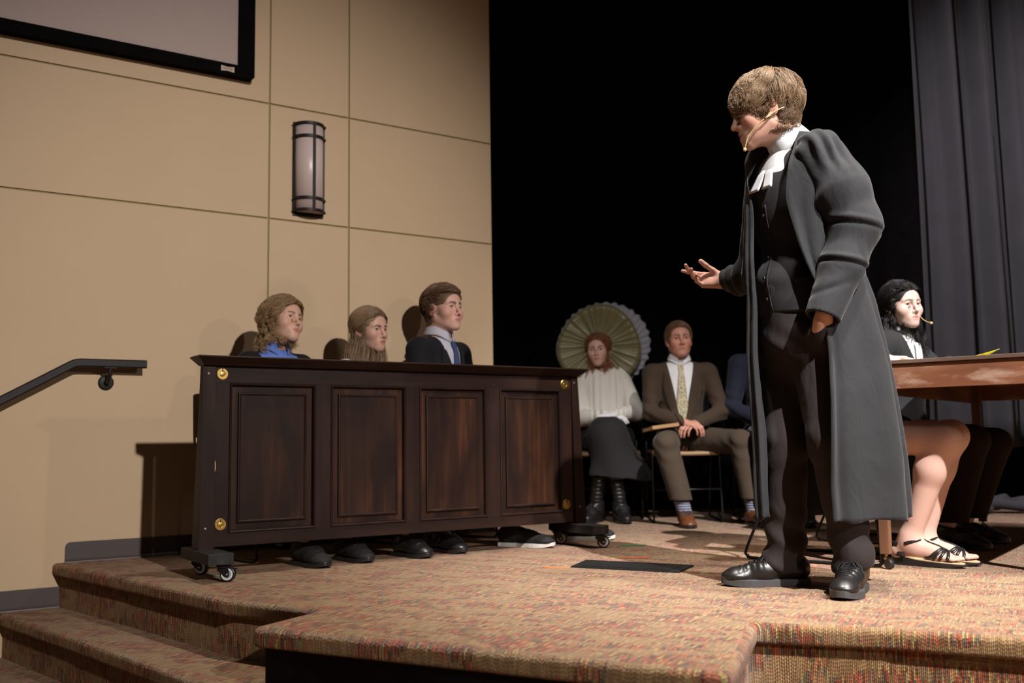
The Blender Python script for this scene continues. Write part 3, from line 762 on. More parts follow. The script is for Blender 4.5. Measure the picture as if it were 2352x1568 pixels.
# ------------------------------------------------------------------ chairs
M_rod = m_plain('black_chair_rod', (0.02, 0.019, 0.02, 1), 0.35, 0.2, 30, metal=0.6, spec=0.6)
M_seat = m_plain('tan_seat_vinyl', srgb(150, 120, 88), 0.5, 0.08, 12)
def make_chair():
    c = empty('stacking_chair')
    tag(c, 'x', 'chair', 'sled-base chairs under the seated players')
    for s in (-1, 1):
        path = bez([(-.250, s * .205, .80), (-.235, s * .205, .62), (-.20, s * .205, .43), (-.255, s * .205, .22), (-.332, s * .205, .045), (-.328, s * .205, .018), (-.295, s * .205, .0075),
                    (0, s * .205, .0075), (.19, s * .205, .0075), (.222, s * .205, .018), (.226, s * .205, .045), (.205, s * .204, .25), (.19, s * .202, .415)], 5)
        MB().tube(path, .0065, 8).build('side_frame', M_rod, c, smooth=True)
    MB().tube([(.21, -.204, .20), (.21, .204, .20)], .005, 8).build('front_bar', M_rod, c, smooth=True)
    MB().tube([(-.20, -.204, .41), (-.20, .204, .41)], .005, 8).build('rear_bar', M_rod, c, smooth=True)
    g = [[(-.21 + .42 * i / 10, -.20 + .40 * j / 10, .428 - .010 * math.cos((i - 5) / 5 * 1.3) * math.cos((j - 5) / 5 * 1.3) - .012 * max(0, (i - 7) / 3) ** 2) for j in range(11)] for i in range(11)]
    sheet('seat', g, M_seat, c, .022)
    g = [[(-.242 - .022 * math.cos((j - 5) / 5 * 1.4) - .015 * (i / 8), -.20 + .40 * j / 10, .60 + .20 * i / 8) for j in range(11)] for i in range(9)]
    sheet('backrest', g, M_rod, c, .012)
    return c
chair0 = make_chair(); chair_n = [0]
def place_chair(x, y, deg, label):
    c = chair0 if chair_n[0] == 0 else copy_tree(chair0)
    chair_n[0] += 1; c.location = (x, y, 0.0); c.rotation_euler = (0, 0, R_(deg)); c['label'] = label; return c

# ------------------------------------------------------------------ things on the stage carpet
pc = [Vector((0.219, 4.037, 0)), Vector((0.617, 3.821, 0)), Vector((0.711, 4.022, 0)), Vector((0.295, 4.247, 0))]
pm = sum(pc, Vector()) / 4
hatch = empty('floor_box', (pm.x, pm.y, 0), 0, 'flat black floor box cover let into the stage carpet', 'floor box')
q = [p - pm for p in pc]
MB().hexa([(v.x, v.y, .0005) for v in q], [(v.x * .985, v.y * .985, .006) for v in q]).build('cover_frame', M_blackpaint, hatch)
MB().hexa([(v.x * .82, v.y * .82, .006) for v in q], [(v.x * .82, v.y * .82, .0075) for v in q]).build('cover_lid', M_rubwheel, hatch)
def tape(x, y, pts, c, label):
    t = empty('tape_mark', (x, y, 0), 0, label, 'tape', 'floor tape marks')
    MB().prism(pts, 2, .0006, .0022).build('tape_strip', m_plain('tape', c, 0.5, 0.1, 40), t)
P_ = at(1440, 1253, 4.85); tape(.556, 4.835, [(-.07, -.03), (.06, -.012), (.075, .02), (.0, .015), (-.05, .0)], srgb(40, 130, 80), 'scrap of green tape on the carpet past the counter end')
tape(-1.135, 3.965, [(-.03, -.035), (.05, -.005), (.04, .02), (.0, .0)], srgb(30, 170, 110), 'scrap of green tape beneath the counter castors')
tape(.17, 4.035, [(-.06, .03), (-.055, .005), (-.03, -.012), (.045, -.012), (.045, .002), (-.02, .004)], srgb(230, 120, 60), 'orange tape mark touching the edge of the black floor box')
tape(.50, 4.33, [(-.06, -.008), (.07, -.02), (.07, .0), (-.05, .01)], srgb(224, 96, 50), 'orange tape mark on the carpet behind the floor box')
# ------------------------------------------------------------------ people: heads, hair, hands, shoes
def head_prims(M, g='m', jaw=1.0, nose=1.0, cheek=0.0, mouth_open=0.0, chin=1.0):
    """head of 0.23 m in its own frame: x forward, y to the person's left, z up, origin between the ears at eye level"""
    f = 1.0 if g == 'm' else 0.0; P = []
    E_ = lambda c, r, k=.02, op='u', **kw: P.append(el(c, r, k, op, M, **kw))
    C_ = lambda a, b, r1, r2=None, k=.015, op='u': P.append(rc(a, b, r1, r2, k, op, M))
    E_((-.014, 0, .034), (.098, .076, .082))
    E_((.030, 0, .030), (.060, .062, .056), .03)
    E_((.028, 0, -.030), (.058, .058, .072), .03)
    E_((.040, 0, -.070), (.044, .043 * jaw, .036), .025)
    for s in (-1, 1):
        C_((.002, s * .052 * jaw, -.052), (.070, s * .017 * jaw, -.098), .015, .013, .03)
        E_((.058, s * (.042 + cheek * .3), -.028 - cheek * .2), (.024 + cheek * .3, .021 + cheek * .4, .022 + cheek * .4), .03)
    E_((.077, 0, -.098), (.016 * chin, .018, .014), .02)
    # brow, sockets
    C_((.084, 0, .020), (.072, .046, .020), .008 + .002 * f, .007, .014); C_((.084, 0, .020), (.072, -.046, .020), .008 + .002 * f, .007, .014)
    for s in (-1, 1): E_((.092, s * .032, .0005), (.017, .0185, .0115), .012, 's')
    # nose
    C_((.0885, 0, .012), (.104 + .004 * nose, 0, -.028), .0072, .0082 * nose, .013)
    E_((.105 + .004 * nose, 0, -.034), (.0115 * nose, .0105 * nose, .0095 * nose), .008)
    for s in (-1, 1):
        E_((.0945, s * .0125 * nose, -.0375), (.010, .0070, .0075), .006)
        E_((.1015, s * .0065, -.0435), (.0045, .003, .004), .003, 's')
    # mouth
    E_((.077, 0, -.066), (.020, .030, .024), .02)
    o = mouth_open
    C_((.0945, -.008, -.0595), (.0945, .008, -.0595), .0052, .0052, .006); C_((.0935, 0, -.0605), (.083, .022, -.0645), .0050, .0030, .006); C_((.0935, 0, -.0605), (.083, -.022, -.0645), .0050, .0030, .006)
    C_((.0915, -.010, -.0735 - o), (.0915, .010, -.0735 - o), .0062, .0062, .007); C_((.0905, .008, -.0735 - o), (.082, .020, -.0665), .0052, .0030, .006); C_((.0905, -.008, -.0735 - o), (.082, -.020, -.0665), .0052, .0030, .006)
    C_((.100, -.018, -.0666 - o * .5), (.100, .018, -.0666 - o * .5), .0022 + o * .5, .0022 + o * .5, .003, 's')
    # ears
    for s in (-1, 1):
        E_((-.008, s * .079, -.008), (.019, .0065, .031), .008, rz=-s * .35, ry=.15, rx=-s * .12)
        E_((-.004, s * .0870, -.006), (.0095, .006, .017), .005, 's', rz=-s * .35, ry=.15)
        E_((.002, s * .076, -.033), (.008, .006, .009), .006)
    # eyelids: rolls over the eyeball
    for s in (-1, 1):
        for zz, r in ((.0086, .0032), (-.0080, .0024)):
            pts = [(.0765, s * .0205, .000), (.0852, s * .027, zz * .9), (.0860, s * .033, zz), (.0815, s * .040, zz * .75), (.0735, s * .0455, -.001)]
            for a, b in zip(pts[:-1], pts[1:]): C_(a, b, r, r, .004)
    return P
def head_paint(L, skin, lip, brow, cheeky=.5, stubble=0.0, brow_w=1.0, browz=0.0):
    """colours on head-local points L"""
    x, y, z = L[:, 0], L[:, 1], L[:, 2]; ya = np.abs(y)
    c = np.tile(np.array(skin)[None], (len(L), 1)).astype(float)
    def mixin(m, col): 
        nonlocal c
        m = np.clip(m, 0, 1)[:, None]; c = c * (1 - m) + np.array(col)[None] * m
    ruddy = np.array(skin) * np.array([1.02, .66, .60])
    mixin(cheeky * np.exp(-(((x - .07) / .03) ** 2 + ((ya - .044) / .022) ** 2 + ((z + .035) / .022) ** 2)), ruddy)
    mixin(.6 * cheeky * np.exp(-(((x - .112) / .014) ** 2 + (y / .014) ** 2 + ((z + .034) / .014) ** 2)), ruddy)
    mixin(.6 * cheeky * np.clip((ya - .070) / .008, 0, 1) * np.exp(-(((x + .006) / .020) ** 4 + ((z + .008) / .034) ** 4)), ruddy)
    if stubble: mixin(stubble * (x > .01) * np.clip((-.045 - z) / .02, 0, 1) * (z > -.13), np.array(skin) * .62)
    w = .0235 - .010 * np.clip((np.abs(z + .0665)) / .012, 0, 1)
    up = (z > -.0668) & (z < -.0535 - .012 * np.clip((ya / .024) ** 2, 0, 1) + .0005); lo = (z <= -.0668) & (z > -.0805 + .012 * np.clip((ya / .022) ** 2, 0, 1))
    mixin(((up | lo) & (ya < w) & (x > .074)) * .85, lip)
    mixin((np.abs(z + .0667) < .0016) * (ya < .022) * (x > .074) * .8, np.array(lip) * .3)  # shade of the mouth slit painted as a dark line between the lips
    t = np.clip((ya - .013) / .034, 0, 1); zb = .0195 + browz + .0070 * np.sin(t * 2.3) - .0045 * t
    mixin((ya > .011) * (ya < .049) * (x > .05) * np.clip(1.25 - (np.abs(z - zb) / (.0058 * brow_w * (1.1 - .5 * t))) ** 2, 0, 1.0), brow)
    mixin((np.abs(z - .0074 + .008 * np.clip((ya - .033) / .014, -1, 1) ** 2) < .0021) * (ya > .021) * (ya < .046) * (x > .07) * .8, np.array(brow) * .35)
    return c
def eye_mesh(name, M, s, gaze, iris, parent):
    """eyeball with iris and pupil turned to a head-local gaze direction"""
    n, m = 24, 16; r = .0118; g = Vector(gaze).normalized(); q = Vector((0, 0, 1)).rotation_difference(g)
    V = []; Cc = []
    for j in range(m + 1):
        th = math.pi * (j / m) ** 1.5
        for i in range(n):
            ph = 2 * math.pi * i / n; p = Vector((math.sin(th) * math.cos(ph), math.sin(th) * math.sin(ph), math.cos(th) * (1.0 if th > .3 else 1.0)))
            V.append(xf(M, Vector((.0722, s * .0325, 0)) + q @ p * r))
            a = math.degrees(th); Cc.append((.006, .005, .005) if a < 15 else (iris if a < 33 else ((.05, .04, .035) if a < 37 else (.52, .46, .43))))
    o = mesh_np(name, V, grid_faces(m + 1, n)[:, ::-1] if False else np.array([[j * n + i, (j + 1) * n + i, (j + 1) * n + (i + 1) % n, j * n + (i + 1) % n] for j in range(m) for i in range(n)]), M_eye, parent, True, cols=np.array(Cc))
    return o
M_skin = m_vcol('skin', 0.5); M_eye = m_vcol('eyeball', 0.12, 0.0, 0.6)

def make_hair(M, cap_prims, mat, capmat, parent, n=2600, length=.09, fall=0.5, lift=.010, seed=1, crown=(-.03, 0, .115), wave=0.0, wavef=60, rad=.0011, clumps=160, front=None, sel=None, lenf=None, res=.004, flow=None, segs=10, hug=.6, spread=.35):
    """a hair cap closely over the skull with combed strands rooted on it (M: head frame)"""
    Mi = np.linalg.inv(M); V, Q = solid(cap_prims, res, lambda v: .0022 * snoise(v, 60, seed))
    cap = mesh_np('hair', V, Q, capmat, parent)
    L = V @ Mi[:3, :3].T + Mi[:3, 3]; N = normals(V, Q); NL = N @ Mi[:3, :3].T; NL /= np.linalg.norm(NL, axis=1, keepdims=True)
    r = np.random.RandomState(seed)
    cen = np.array([-.014, 0, .034]); ok = ((L - cen) * NL).sum(1) > 0.02
    if sel is None: sel = lambda q: ~((q[:, 0] > .045) & (q[:, 2] < .070))
    ok &= sel(L)
    idx = np.where(ok)[0]; idx = r.choice(idx, n); nl = NL[idx]; p = L[idx] + r.normal(0, .0015, (n, 3)) + nl * lift * .3
    gi = r.choice(n, clumps, False); d2 = ((p[:, None, :] - p[gi][None]) ** 2).sum(-1); g = d2.argmin(1)
    ln = np.full(n, length) * r.uniform(.62, 1.12, n)
    if lenf is not None: ln = ln * lenf(p)
    rad_ = np.array([.098, .076, .082]) + .006
    def march(p0, jit, ln_, nl):
        out = [p0]; p = p0.copy(); st = (ln_ / (segs - 1))[:, None]; liftv = np.full(len(p), lift)
        for k in range(segs - 1):
            q = (p - cen) / rad_; nr = q / rad_; nr /= np.linalg.norm(nr, axis=1, keepdims=True)
            if flow is not None: away = flow(p)
            else: away = p - np.array(crown)
            away = away - (away * nr).sum(1, keepdims=True) * nr; away /= np.linalg.norm(away, axis=1, keepdims=True) + 1e-6
            t = k / (segs - 1)
            dn = np.array([0, 0, -1.0])[None]; wd = fall * np.maximum(.25 + .6 * t, np.clip((.05 - p[:, 2:3]) / .09, 0, 1) if fall > .5 else 0.0); d = away * (1 - wd) + dn * wd + jit * .25 + nl * .45 * (1 - t) * (p0[:, 2:3] < -.01)
            d /= np.linalg.norm(d, axis=1, keepdims=True); p = p + d * st
            q = (p - cen) / rad_; e = np.linalg.norm(q, axis=1); lf = 1 + (lift * (1 - .6 * t) + .004) / .085
            near = np.clip((p[:, 2] + .075) / .05, 0, 1)
            push = np.where(e < lf, lf / np.maximum(e, 1e-6), 1 + (lf / np.maximum(e, 1e-6) - 1) * hug)
            p = cen + (p - cen) * (1 + (push - 1) * near)[:, None]
            rho = np.sqrt(((p[:, 0] + .025) / .075) ** 2 + (p[:, 1] / .068) ** 2); ins = (rho < 1) & (p[:, 2] <= -.02)
            k2 = np.where(ins, 1 / np.maximum(rho, .2), 1.0); k2 = 1 + (k2 - 1) * (1 - near)
            p = np.stack([-.025 + (p[:, 0] + .025) * k2, p[:, 1] * k2, p[:, 2]], 1)
            out.append(p)
        return np.stack(out, 1)
    jit = r.normal(0, 1, (n, 3)); gj = r.normal(0, 1.2, (clumps, 3))
    T = march(p, jit * spread + gj[g] * spread * 1.6, ln, nl); G = march(p[gi], gj * spread * 2, ln[gi], nl[gi])
    tt = np.linspace(0, 1, segs)[None, :, None]
    T = T * (1 - .62 * tt) + (G[g] + (p - p[gi][g])[:, None, :] * .45) * .62 * tt
    if wave:
        ph = r.rand(clumps) * 6.28; a = ln[:, None] * np.linspace(0, 1, segs)[None]
        for ax_, f_ in ((0, 1.0), (1, 1.23), (2, .8)): T[:, :, ax_] += wave * np.sin(a * wavef * f_ + ph[g][:, None] * (1 + ax_)) * np.linspace(.2, 1, segs)[None]
    W = T.reshape(-1, 3) @ M[:3, :3].T + M[:3, 3]
    hc = bpy.data.hair_curves.new('hair_strands'); hc.add_curves([segs] * n)
    hc.attributes['position'].data.foreach_set('vector', W.astype(np.float32).ravel())
    ra = hc.attributes.get('radius') or hc.attributes.new('radius', 'FLOAT', 'POINT')
    ra.data.foreach_set('value', (rad * r.uniform(.7, 1.2, (n, 1)) * np.linspace(1, .35, segs)[None]).astype(np.float32).ravel())
    hc.materials.append(mat); o = bpy.data.objects.new('hair_strands', hc); COL.objects.link(o); o.parent = cap; o['kind'] = 'stuff'
    return cap
def part_flow(part=0.0, back=.5, fwd=0.0):
    return lambda p: np.stack([np.full(len(p), -back) - 1.1 * np.clip((p[:, 0] - .02) / .05, 0, 1), np.tanh((p[:, 1] - part) / .008) * (1.0), np.full(len(p), -.12)], 1)
def cap_of(M, back=-.075, side=-.02, thick=.005, fx=.118, fz=-.018, rface=(.080, .088, .098), extra=()):
    """skull cap with the face, the ears and the nape left free"""
    P = [el((-.014, 0, .034), np.array([.098, .076, .082]) + thick, .01, 'u', M), el((.026, 0, .034), np.array([.060, .062, .058]) + thick, .02, 'u', M),
         el((-.045, 0, -.03), (.052 + thick, .060 + thick, .060), .03, 'u', M)]
    P += list(extra)
    P.append(el((fx, 0, fz), rface, .012, 's', M))
    A = M[:3, :3]
    def plane(n, pt):
        n_w = np.linalg.inv(A).T @ np.array(n, float); n_w /= np.linalg.norm(n_w); return (n_w, float(n_w @ xf(M, pt)))
    c = xf(M, (0, 0, 0)); lo, hi = c - .3, c + .3
    P.append(wedge([plane((0, 0, 1), (0, 0, back))], lo, hi, .01))
    P.append(wedge([plane((0, 0, 1), (0, 0, side)), plane((-1, 0, 0), (-.022, 0, 0))], lo, hi, .008))
    return P
def hand_prims(M, s=1, curls=((10, 15, 10),) * 5, spread=6, thumb=(35, 25, 20, 15), size=1.0, r0=1.0, fore=True):
    """M: frame at the wrist, x towards the fingers, y towards the thumb side, z out of the back of the hand (s = -1 mirrors y)"""
    P = []; S = size
    kn = [(.088, .030, .004), (.092, .010, .006), (.088, -.010, .004), (.080, -.028, .0)]
    ln = [(.043, .026, .022), (.047, .030, .023), (.044, .028, .022), (.034, .021, .020)]; rr = [.0090, .0092, .0088, .0078]
    m = lambda p: np.array([p[0] * S, p[1] * S * s, p[2] * S])
    for i in range(4):
        b = (.008, kn[i][1] * .55, 0); P.append(rc(m(b), m(kn[i]), .0125 * S * r0, .0105 * S * r0, .012, 'u', M))
    P.append(el(m((.045, .002, -.004)), np.array([.045, .034, .0135]) * S, .015, 'u', M))
    P.append(rc(m((-.05 if fore else -.01, 0, 0)), m((.012, 0, 0)), .024 * S, .022 * S, .02, 'u', M))
    for i in range(4):
        a = np.array(kn[i]); ang = 0.0; sp = R_(spread) * (1.5 - i) / 1.5
        for j in range(3):
            ang += R_(curls[i][j]); d = np.array([math.cos(ang) * math.cos(sp), math.sin(sp) * math.cos(ang), -math.sin(ang)])
            b = a + d * ln[i][j]; P.append(rc(m(a), m(b), rr[i] * S * (1 - .08 * j) * r0, rr[i] * S * (.92 - .10 * j) * r0, .004, 'u', M)); a = b
    a = np.array([.018, .020, -.006]); e1, e2, c1, c2 = [R_(v) for v in thumb]
    d = np.array([math.cos(e1) * math.cos(e2), math.sin(e1) * math.cos(e2), -math.sin(e2)])
    b = a + d * .042; P.append(rc(m(a), m(b), .0150 * S, .0112 * S, .014, 'u', M))
    for L_, c_ in ((.032, c1), (.026, c2)):
        e1 -= c_; d = np.array([math.cos(e1) * math.cos(e2), math.sin(e1) * math.cos(e2), -math.sin(e2)]); a = b; b = a + d * L_
        P.append(rc(m(a), m(b), .0104 * S, .0092 * S, .004, 'u', M))
    return P
def frame3(o, x, yhint):
    """4x4 frame with x along a direction, y as close as possible to a hint"""
    x = np.array(x, float); x /= np.linalg.norm(x); y = np.array(yhint, float); y -= x * (x @ y); y /= np.linalg.norm(y)
    M = np.eye(4); M[:3, 0], M[:3, 1], M[:3, 2], M[:3, 3] = x, y, np.cross(x, y), o; return M

def shoe(name, parent, loc, rz, mat, solemat, L=.29, Wd=.10, lace=True, high=0.0, lacemat=None, heel=.022, res=.0035, pitch=0.0):
    """lace-up shoe: origin under the ankle's floor point, x to the toe"""
    e = empty(name, loc, rz, parent=parent); e.rotation_euler = (0, pitch, rz)
    b, t = -.075 * L / .29, L - .075 * L / .29; z0 = heel * .75
    P = [rc((b + .035, 0, z0 + .030), (b + .06, 0, z0 + .048), .036, .036, .03), rc((.02, 0, z0 + .035), (.085, 0, z0 + .030), .038, .038, .03),
         rc((.08, 0, z0 + .024), (t - .05, -.0, z0 + .010), .039 * Wd / .1, .031 * Wd / .1, .03), el((t - .048, 0, z0 + .012), (.050, .043 * Wd / .1, .022), .02),
         rc((b + .045, 0, z0 + .05), (.02, 0, z0 + .072 + high), .036, .033 + high * .1, .03)]
    if high: P.append(rc((.0, 0, z0 + .06), (-.012, 0, z0 + .072 + high), .040, .046, .02))
    P.append(wedge([((0, 0, 1), z0 + .002)], (-.2, -.1, -.1), (.3, .1, .05), .004))
    P.append(wedge([((-.22, 0, -1), -(z0 + .082 + high))], (-.2, -.1, .03), (.3, .1, .4), .006))
    V, Q = solid(P, res); V[:, 1] *= 1 - .10 * np.clip((.02 - V[:, 0]) / .1, 0, 1)
    fl = (V[:, 0] > .075) & (V[:, 0] < t - .05); V[:, 2] += fl * .0012 * np.sin(V[:, 0] * 330) * np.clip((V[:, 2] - z0 - .02) / .02, 0, 1)
    up = mesh_np('upper', V, Q, mat, e)
    # sole outline
    o = []
    for k in range(40):
        a = 2 * math.pi * k / 40; x = (b + t) / 2 + (t - b + .008) / 2 * math.copysign(abs(math.cos(a)) ** .8, math.cos(a))
        u = (x - b) / (t - b); wv = .040 + .0125 * math.exp(-((u - .72) / .22) ** 2) - .006 * math.exp(-((u - .40) / .16) ** 2); wv *= Wd / .1
        o.append((x, wv * math.copysign(abs(math.sin(a)) ** .75, math.sin(a))))
    sm = MB(); n = len(o)
    lift = lambda x: .010 * max(0, (x - t + .075) / .075) ** 2
    zs = [(0, .0), (1, .010), (1, .014)]
    bot = [(x * 1.0, y, max(0.0, (z0 - .012) if x > -.0 else 0.0) * 0 + lift(x)) for x, y in o]; topv = [(x, y, z0 + .002 + lift(x) * .7) for x, y in o]
    sm.add(bot + topv, [tuple(range(n))[::-1], tuple(range(n, 2 * n))] + [(i, (i + 1) % n, n + (i + 1) % n, n + i) for i in range(n)])
    sm.build('sole', solemat, e, bevel=0.0015)
    MB().prism([(b + .006, 0.0005), (.006, 0.0005), (-.002, z0 + .001), (b + .006, z0 + .001)], 1, -.029 * Wd / .1, .029 * Wd / .1).build('heel', solemat, e, bevel=0.004)
    if lace and lacemat:
        bv = bvh_of(V, Q); lm = MB()
        for k in range(4):
            x0 = .070 + .017 * k - (.012 if high else 0); row = [(x0 + .004 * abs(y) / .018, y, .3) for y in np.linspace(-.018, .018, 7)]
            g = project([row], bv, (0, 0, 1), .0012, .3)[0]; lm.tube(bez(g, 2), .0016, 6)
        if high:
            for k in range(6):
                zz = z0 + .085 + high * k / 6
                lm.tube([(.036 - .012 * k / 6, -.022, zz - .006), (.048 - .02 * k / 6, 0, zz), (.036 - .012 * k / 6, .022, zz - .006)], .002, 6)
        x0 = .062; g0 = project([[(x0, 0, .3)]], bv, (0, 0, 1), .001, .3)[0][0]
        for s in (-1, 1):
            lm.tube(bez([g0, g0 + (.006, s * .014, .010), g0 + (.012, s * .034, -.004), g0 + (.016, s * .040, -.024), g0 + (.006, s * .036, -.020), g0 + (.002, s * .018, .004), g0], 5), .0015, 6)
            lm.tube(bez([g0, g0 + (.016, s * .012, .006), g0 + (.032, s * .026, -.014)], 5), .0014, 6)
        lm.build('laces', lacemat, up, smooth=True)
    return e
# ------------------------------------------------------------------ the standing barrister
M_gown = m_cloth('gown_cloth', (0.026, 0.0265, 0.029, 1), fold=0.7, sheen=0.12, fscale=11)
M_vest = m_cloth('waistcoat_cloth', (0.029, 0.028, 0.030, 1), fold=0.3, sheen=0.15)
M_trou = m_cloth('trouser_cloth', (0.034, 0.027, 0.027, 1), fold=0.9, sheen=0.06, fscale=10, fstretch=(1, 1, .5))
M_white = m_cloth('white_cotton', (0.78, 0.78, 0.80, 1), var=0.04, fold=0.25, sheen=0.0)
M_leath = m_plain('black_leather', (0.010, 0.009, 0.009, 1), 0.36, 0.3, 25, 0.15, 60, spec=0.55, coat=0.08)
M_sole = m_plain('grey_rubber_sole', (0.055, 0.052, 0.055, 1), 0.55, 0.2, 30)
M_lace = m_plain('black_lace', (0.025, 0.024, 0.03, 1), 0.7, 0.2, 60)
M_mic = m_plain('beige_microphone', srgb(206, 178, 128), 0.5, 0.05, 30)
M_button = m_plain('black_button', (0.02, 0.018, 0.016, 1), 0.2, 0.2, 40, spec=0.8)
def ik(a, b, l1, l2, pole):
    a, b, pole = np.array(a, float), np.array(b, float), np.array(pole, float)
    d = b - a; L = np.linalg.norm(d); L = min(L, (l1 + l2) * .999); u = d / np.linalg.norm(d)
    x = (l1 * l1 - l2 * l2 + L * L) / (2 * L); h = math.sqrt(max(l1 * l1 - x * x, 0)); p = pole - u * (pole @ u); p /= np.linalg.norm(p)
    return a + u * x + p * h
def person(label, loc, yaw): return empty('person', loc, yaw, label, 'person')
def body_mesh(parts, mat, parent):
    """parts: list of (V, Q, colours) joined into the one body mesh"""
    Vs, Qs, Cs, b = [], [], [], 0
    for V, Q, c in parts:
        Vs.append(V); Qs.append(Q + b); Cs.append(np.tile(np.array(c)[None], (len(V), 1)) if np.ndim(c) == 1 else c); b += len(V)
    return mesh_np('body', np.concatenate(Vs), np.concatenate(Qs), mat, parent, True, cols=np.concatenate(Cs))
def head_part(M, neck, skin, lip, brow, res=.0027, neck_r=(.054, .060), paint={}, **kw):
    sc_ = np.linalg.norm(M[:3, 0])
    P = head_prims(M, **kw) + [rc(xf(M, (-.022, 0, -.05)), neck, neck_r[0] * sc_, neck_r[1] * sc_, .035 * sc_, 'u')]
    V, Q = solid(P, res * sc_); Mi = np.linalg.inv(M); L = V @ Mi[:3, :3].T + Mi[:3, 3]
    return V, Q, head_paint(L, skin, lip, brow, **paint)
def collar(name, parent, M, r0, r1, h, drop, mat, gap=.22, thick=.003, back=0.0):
    """folded collar round the neck; M: frame with z up the neck, x forward"""
    n = 48; g = []
    for i in range(n):
        a = gap + (2 * math.pi - 2 * gap) * i / (n - 1); fr = max(0, math.cos(a)) ** 3; row = []
        for j in range(7):
            v = j / 6; rr = r0 + (r1 - r0) * v ** .8; zz = -h * v - drop * fr * v + back * (1 - fr)
            row.append(xf(M, (rr * math.cos(a) * 1.03, rr * math.sin(a), zz)))
        g.append(row)
    return sheet(name, g, mat, parent, thick)

G0 = Vector((1.05, 3.42, 0)); GY = math.atan2(-0.43, -0.90)
man = person('young man standing in open black gown with white neck bands, one hand held out', G0, GY)
_gi = (Matrix.Translation(G0) @ Matrix.Rotation(GY, 4, 'Z')).inverted()
def g_(px, py, Y): return np.array(_gi @ at(px, py, Y))
def gw(x, y, z): return np.array(_gi @ Vector((x, y, z)))
SK = (.58, .335, .255); LIPC = (.46, .17, .14)
# skeleton
hipR, hipL = g_(1795, 805, 3.50), g_(1878, 805, 3.35); knR, knL = g_(1806, 1015, 3.455), g_(1908, 1010, 3.28)
anR, anL = gw(.93, 3.485, .09), gw(1.112, 3.315, .09)
chest, waist, pelv, neckb = g_(1814, 480, 3.43), g_(1816, 665, 3.42), g_(1838, 785, 3.43), g_(1822, 345, 3.42)
shL, shR = g_(1893, 362, 3.27), g_(1752, 392, 3.58)
elL, wrL = g_(1957, 520, 3.24), g_(1892, 722, 3.19)
elR, wrR = g_(1752, 615, 3.70), g_(1664, 647, 3.83)
HM = np.array(Matrix.Translation(g_(1757, 254, 3.405)) @ _gi.to_3x3().to_4x4() @ Matrix.Rotation(math.atan2(.12, -.98), 4, 'Z') @ Matrix.Rotation(R_(11), 4, 'Y') @ Matrix.Rotation(R_(-3), 4, 'X') @ Matrix.Scale(1.07, 4))
Hp = head_part(HM, neckb + (np.array([0, 0, .0])), SK, LIPC, (.10, .055, .03), res=.0022, neck_r=(.053, .062), jaw=1.0, nose=1.0, mouth_open=.002, chin=1.05, paint=dict(cheeky=.55))
handR = frame3(wrR, g_(1600, 641, 3.87) - wrR, np.array([0, 0, 1.0]) + 0 * wrR)
_pal = np.array(_gi.to_3x3() @ Vector((.06, -.90, .42)))     # palm faces the viewer and up
hx = handR[:3, 0]; hz = -_pal - hx * (hx @ -_pal); hz /= np.linalg.norm(hz); hy = np.cross(hz, hx); handR[:3, 1], handR[:3, 2] = hy, hz
sgn = -1 if False else 1
hpR = hand_prims(handR, 1, ((-2, 3, 3), (34, 26, 16), (44, 34, 20), (48, 36, 22)), 5, (20, 30, 4, -6), .98)
VR, QR = solid(hpR, .0017)
handL = frame3(wrL, g_(1884, 835, 3.33) - wrL, chest * 0 + np.array([1, 0, 0]))
VL, QL = solid(hand_prims(handL, 1, ((15, 20, 10),) * 4, 3, (4, 0, 2, 2), .98, fore=False), .003)
core = [rc(hipR, knR, .07, .052, .03), rc(hipL, knL, .07, .052, .03), rc(knR, anR, .05, .036, .03), rc(knL, anL, .05, .036, .03), el(pelv, (.10, .14, .11), .05), el(waist, (.09, .125, .15), .05), el(chest, (.10, .15, .19), .05),
        rc(chest + (0, 0, .12), neckb, .07, .055, .05), rc(neckb - (0, 0, .06), shL, .06, .05, .04), rc(neckb - (0, 0, .06), shR, .06, .05, .04), rc(shL, elL, .046, .038, .02), rc(elL, wrL, .037, .025, .02), rc(shR, elR, .046, .038, .02), rc(elR, wrR, .037, .024, .02)]
VB, QB = solid(core, .008)
body = body_mesh([Hp, (VR, QR, (.60, .33, .26)), (VL, QL, SK), (VB, QB, SK)], M_skin, man)
for s in (-1, 1): eye_mesh('eye', HM, s, (1, .05 * s, -.12), (.10, .13, .15), man)
mh = m_hair('barrister_hair', (.27, .165, .09, 1), .36, .5); mhc = m_plain('barrister_scalp_hair', (.10, .058, .032, 1), 0.6, 0.4, 60, 0.4, 120)
Li = lambda L: L
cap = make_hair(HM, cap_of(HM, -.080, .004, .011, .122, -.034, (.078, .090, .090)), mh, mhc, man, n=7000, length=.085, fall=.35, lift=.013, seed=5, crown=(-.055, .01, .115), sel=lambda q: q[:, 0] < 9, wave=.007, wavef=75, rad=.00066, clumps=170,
                lenf=lambda p: np.clip(.36 + .64 * (p[:, 2] - .0) / .10 + .30 * np.clip((-.03 - p[:, 0]) / .05, 0, 1), .32, 1.0) - .42 * np.clip((p[:, 0] - .03) / .05, 0, 1), hug=.75, spread=.16, segs=12)
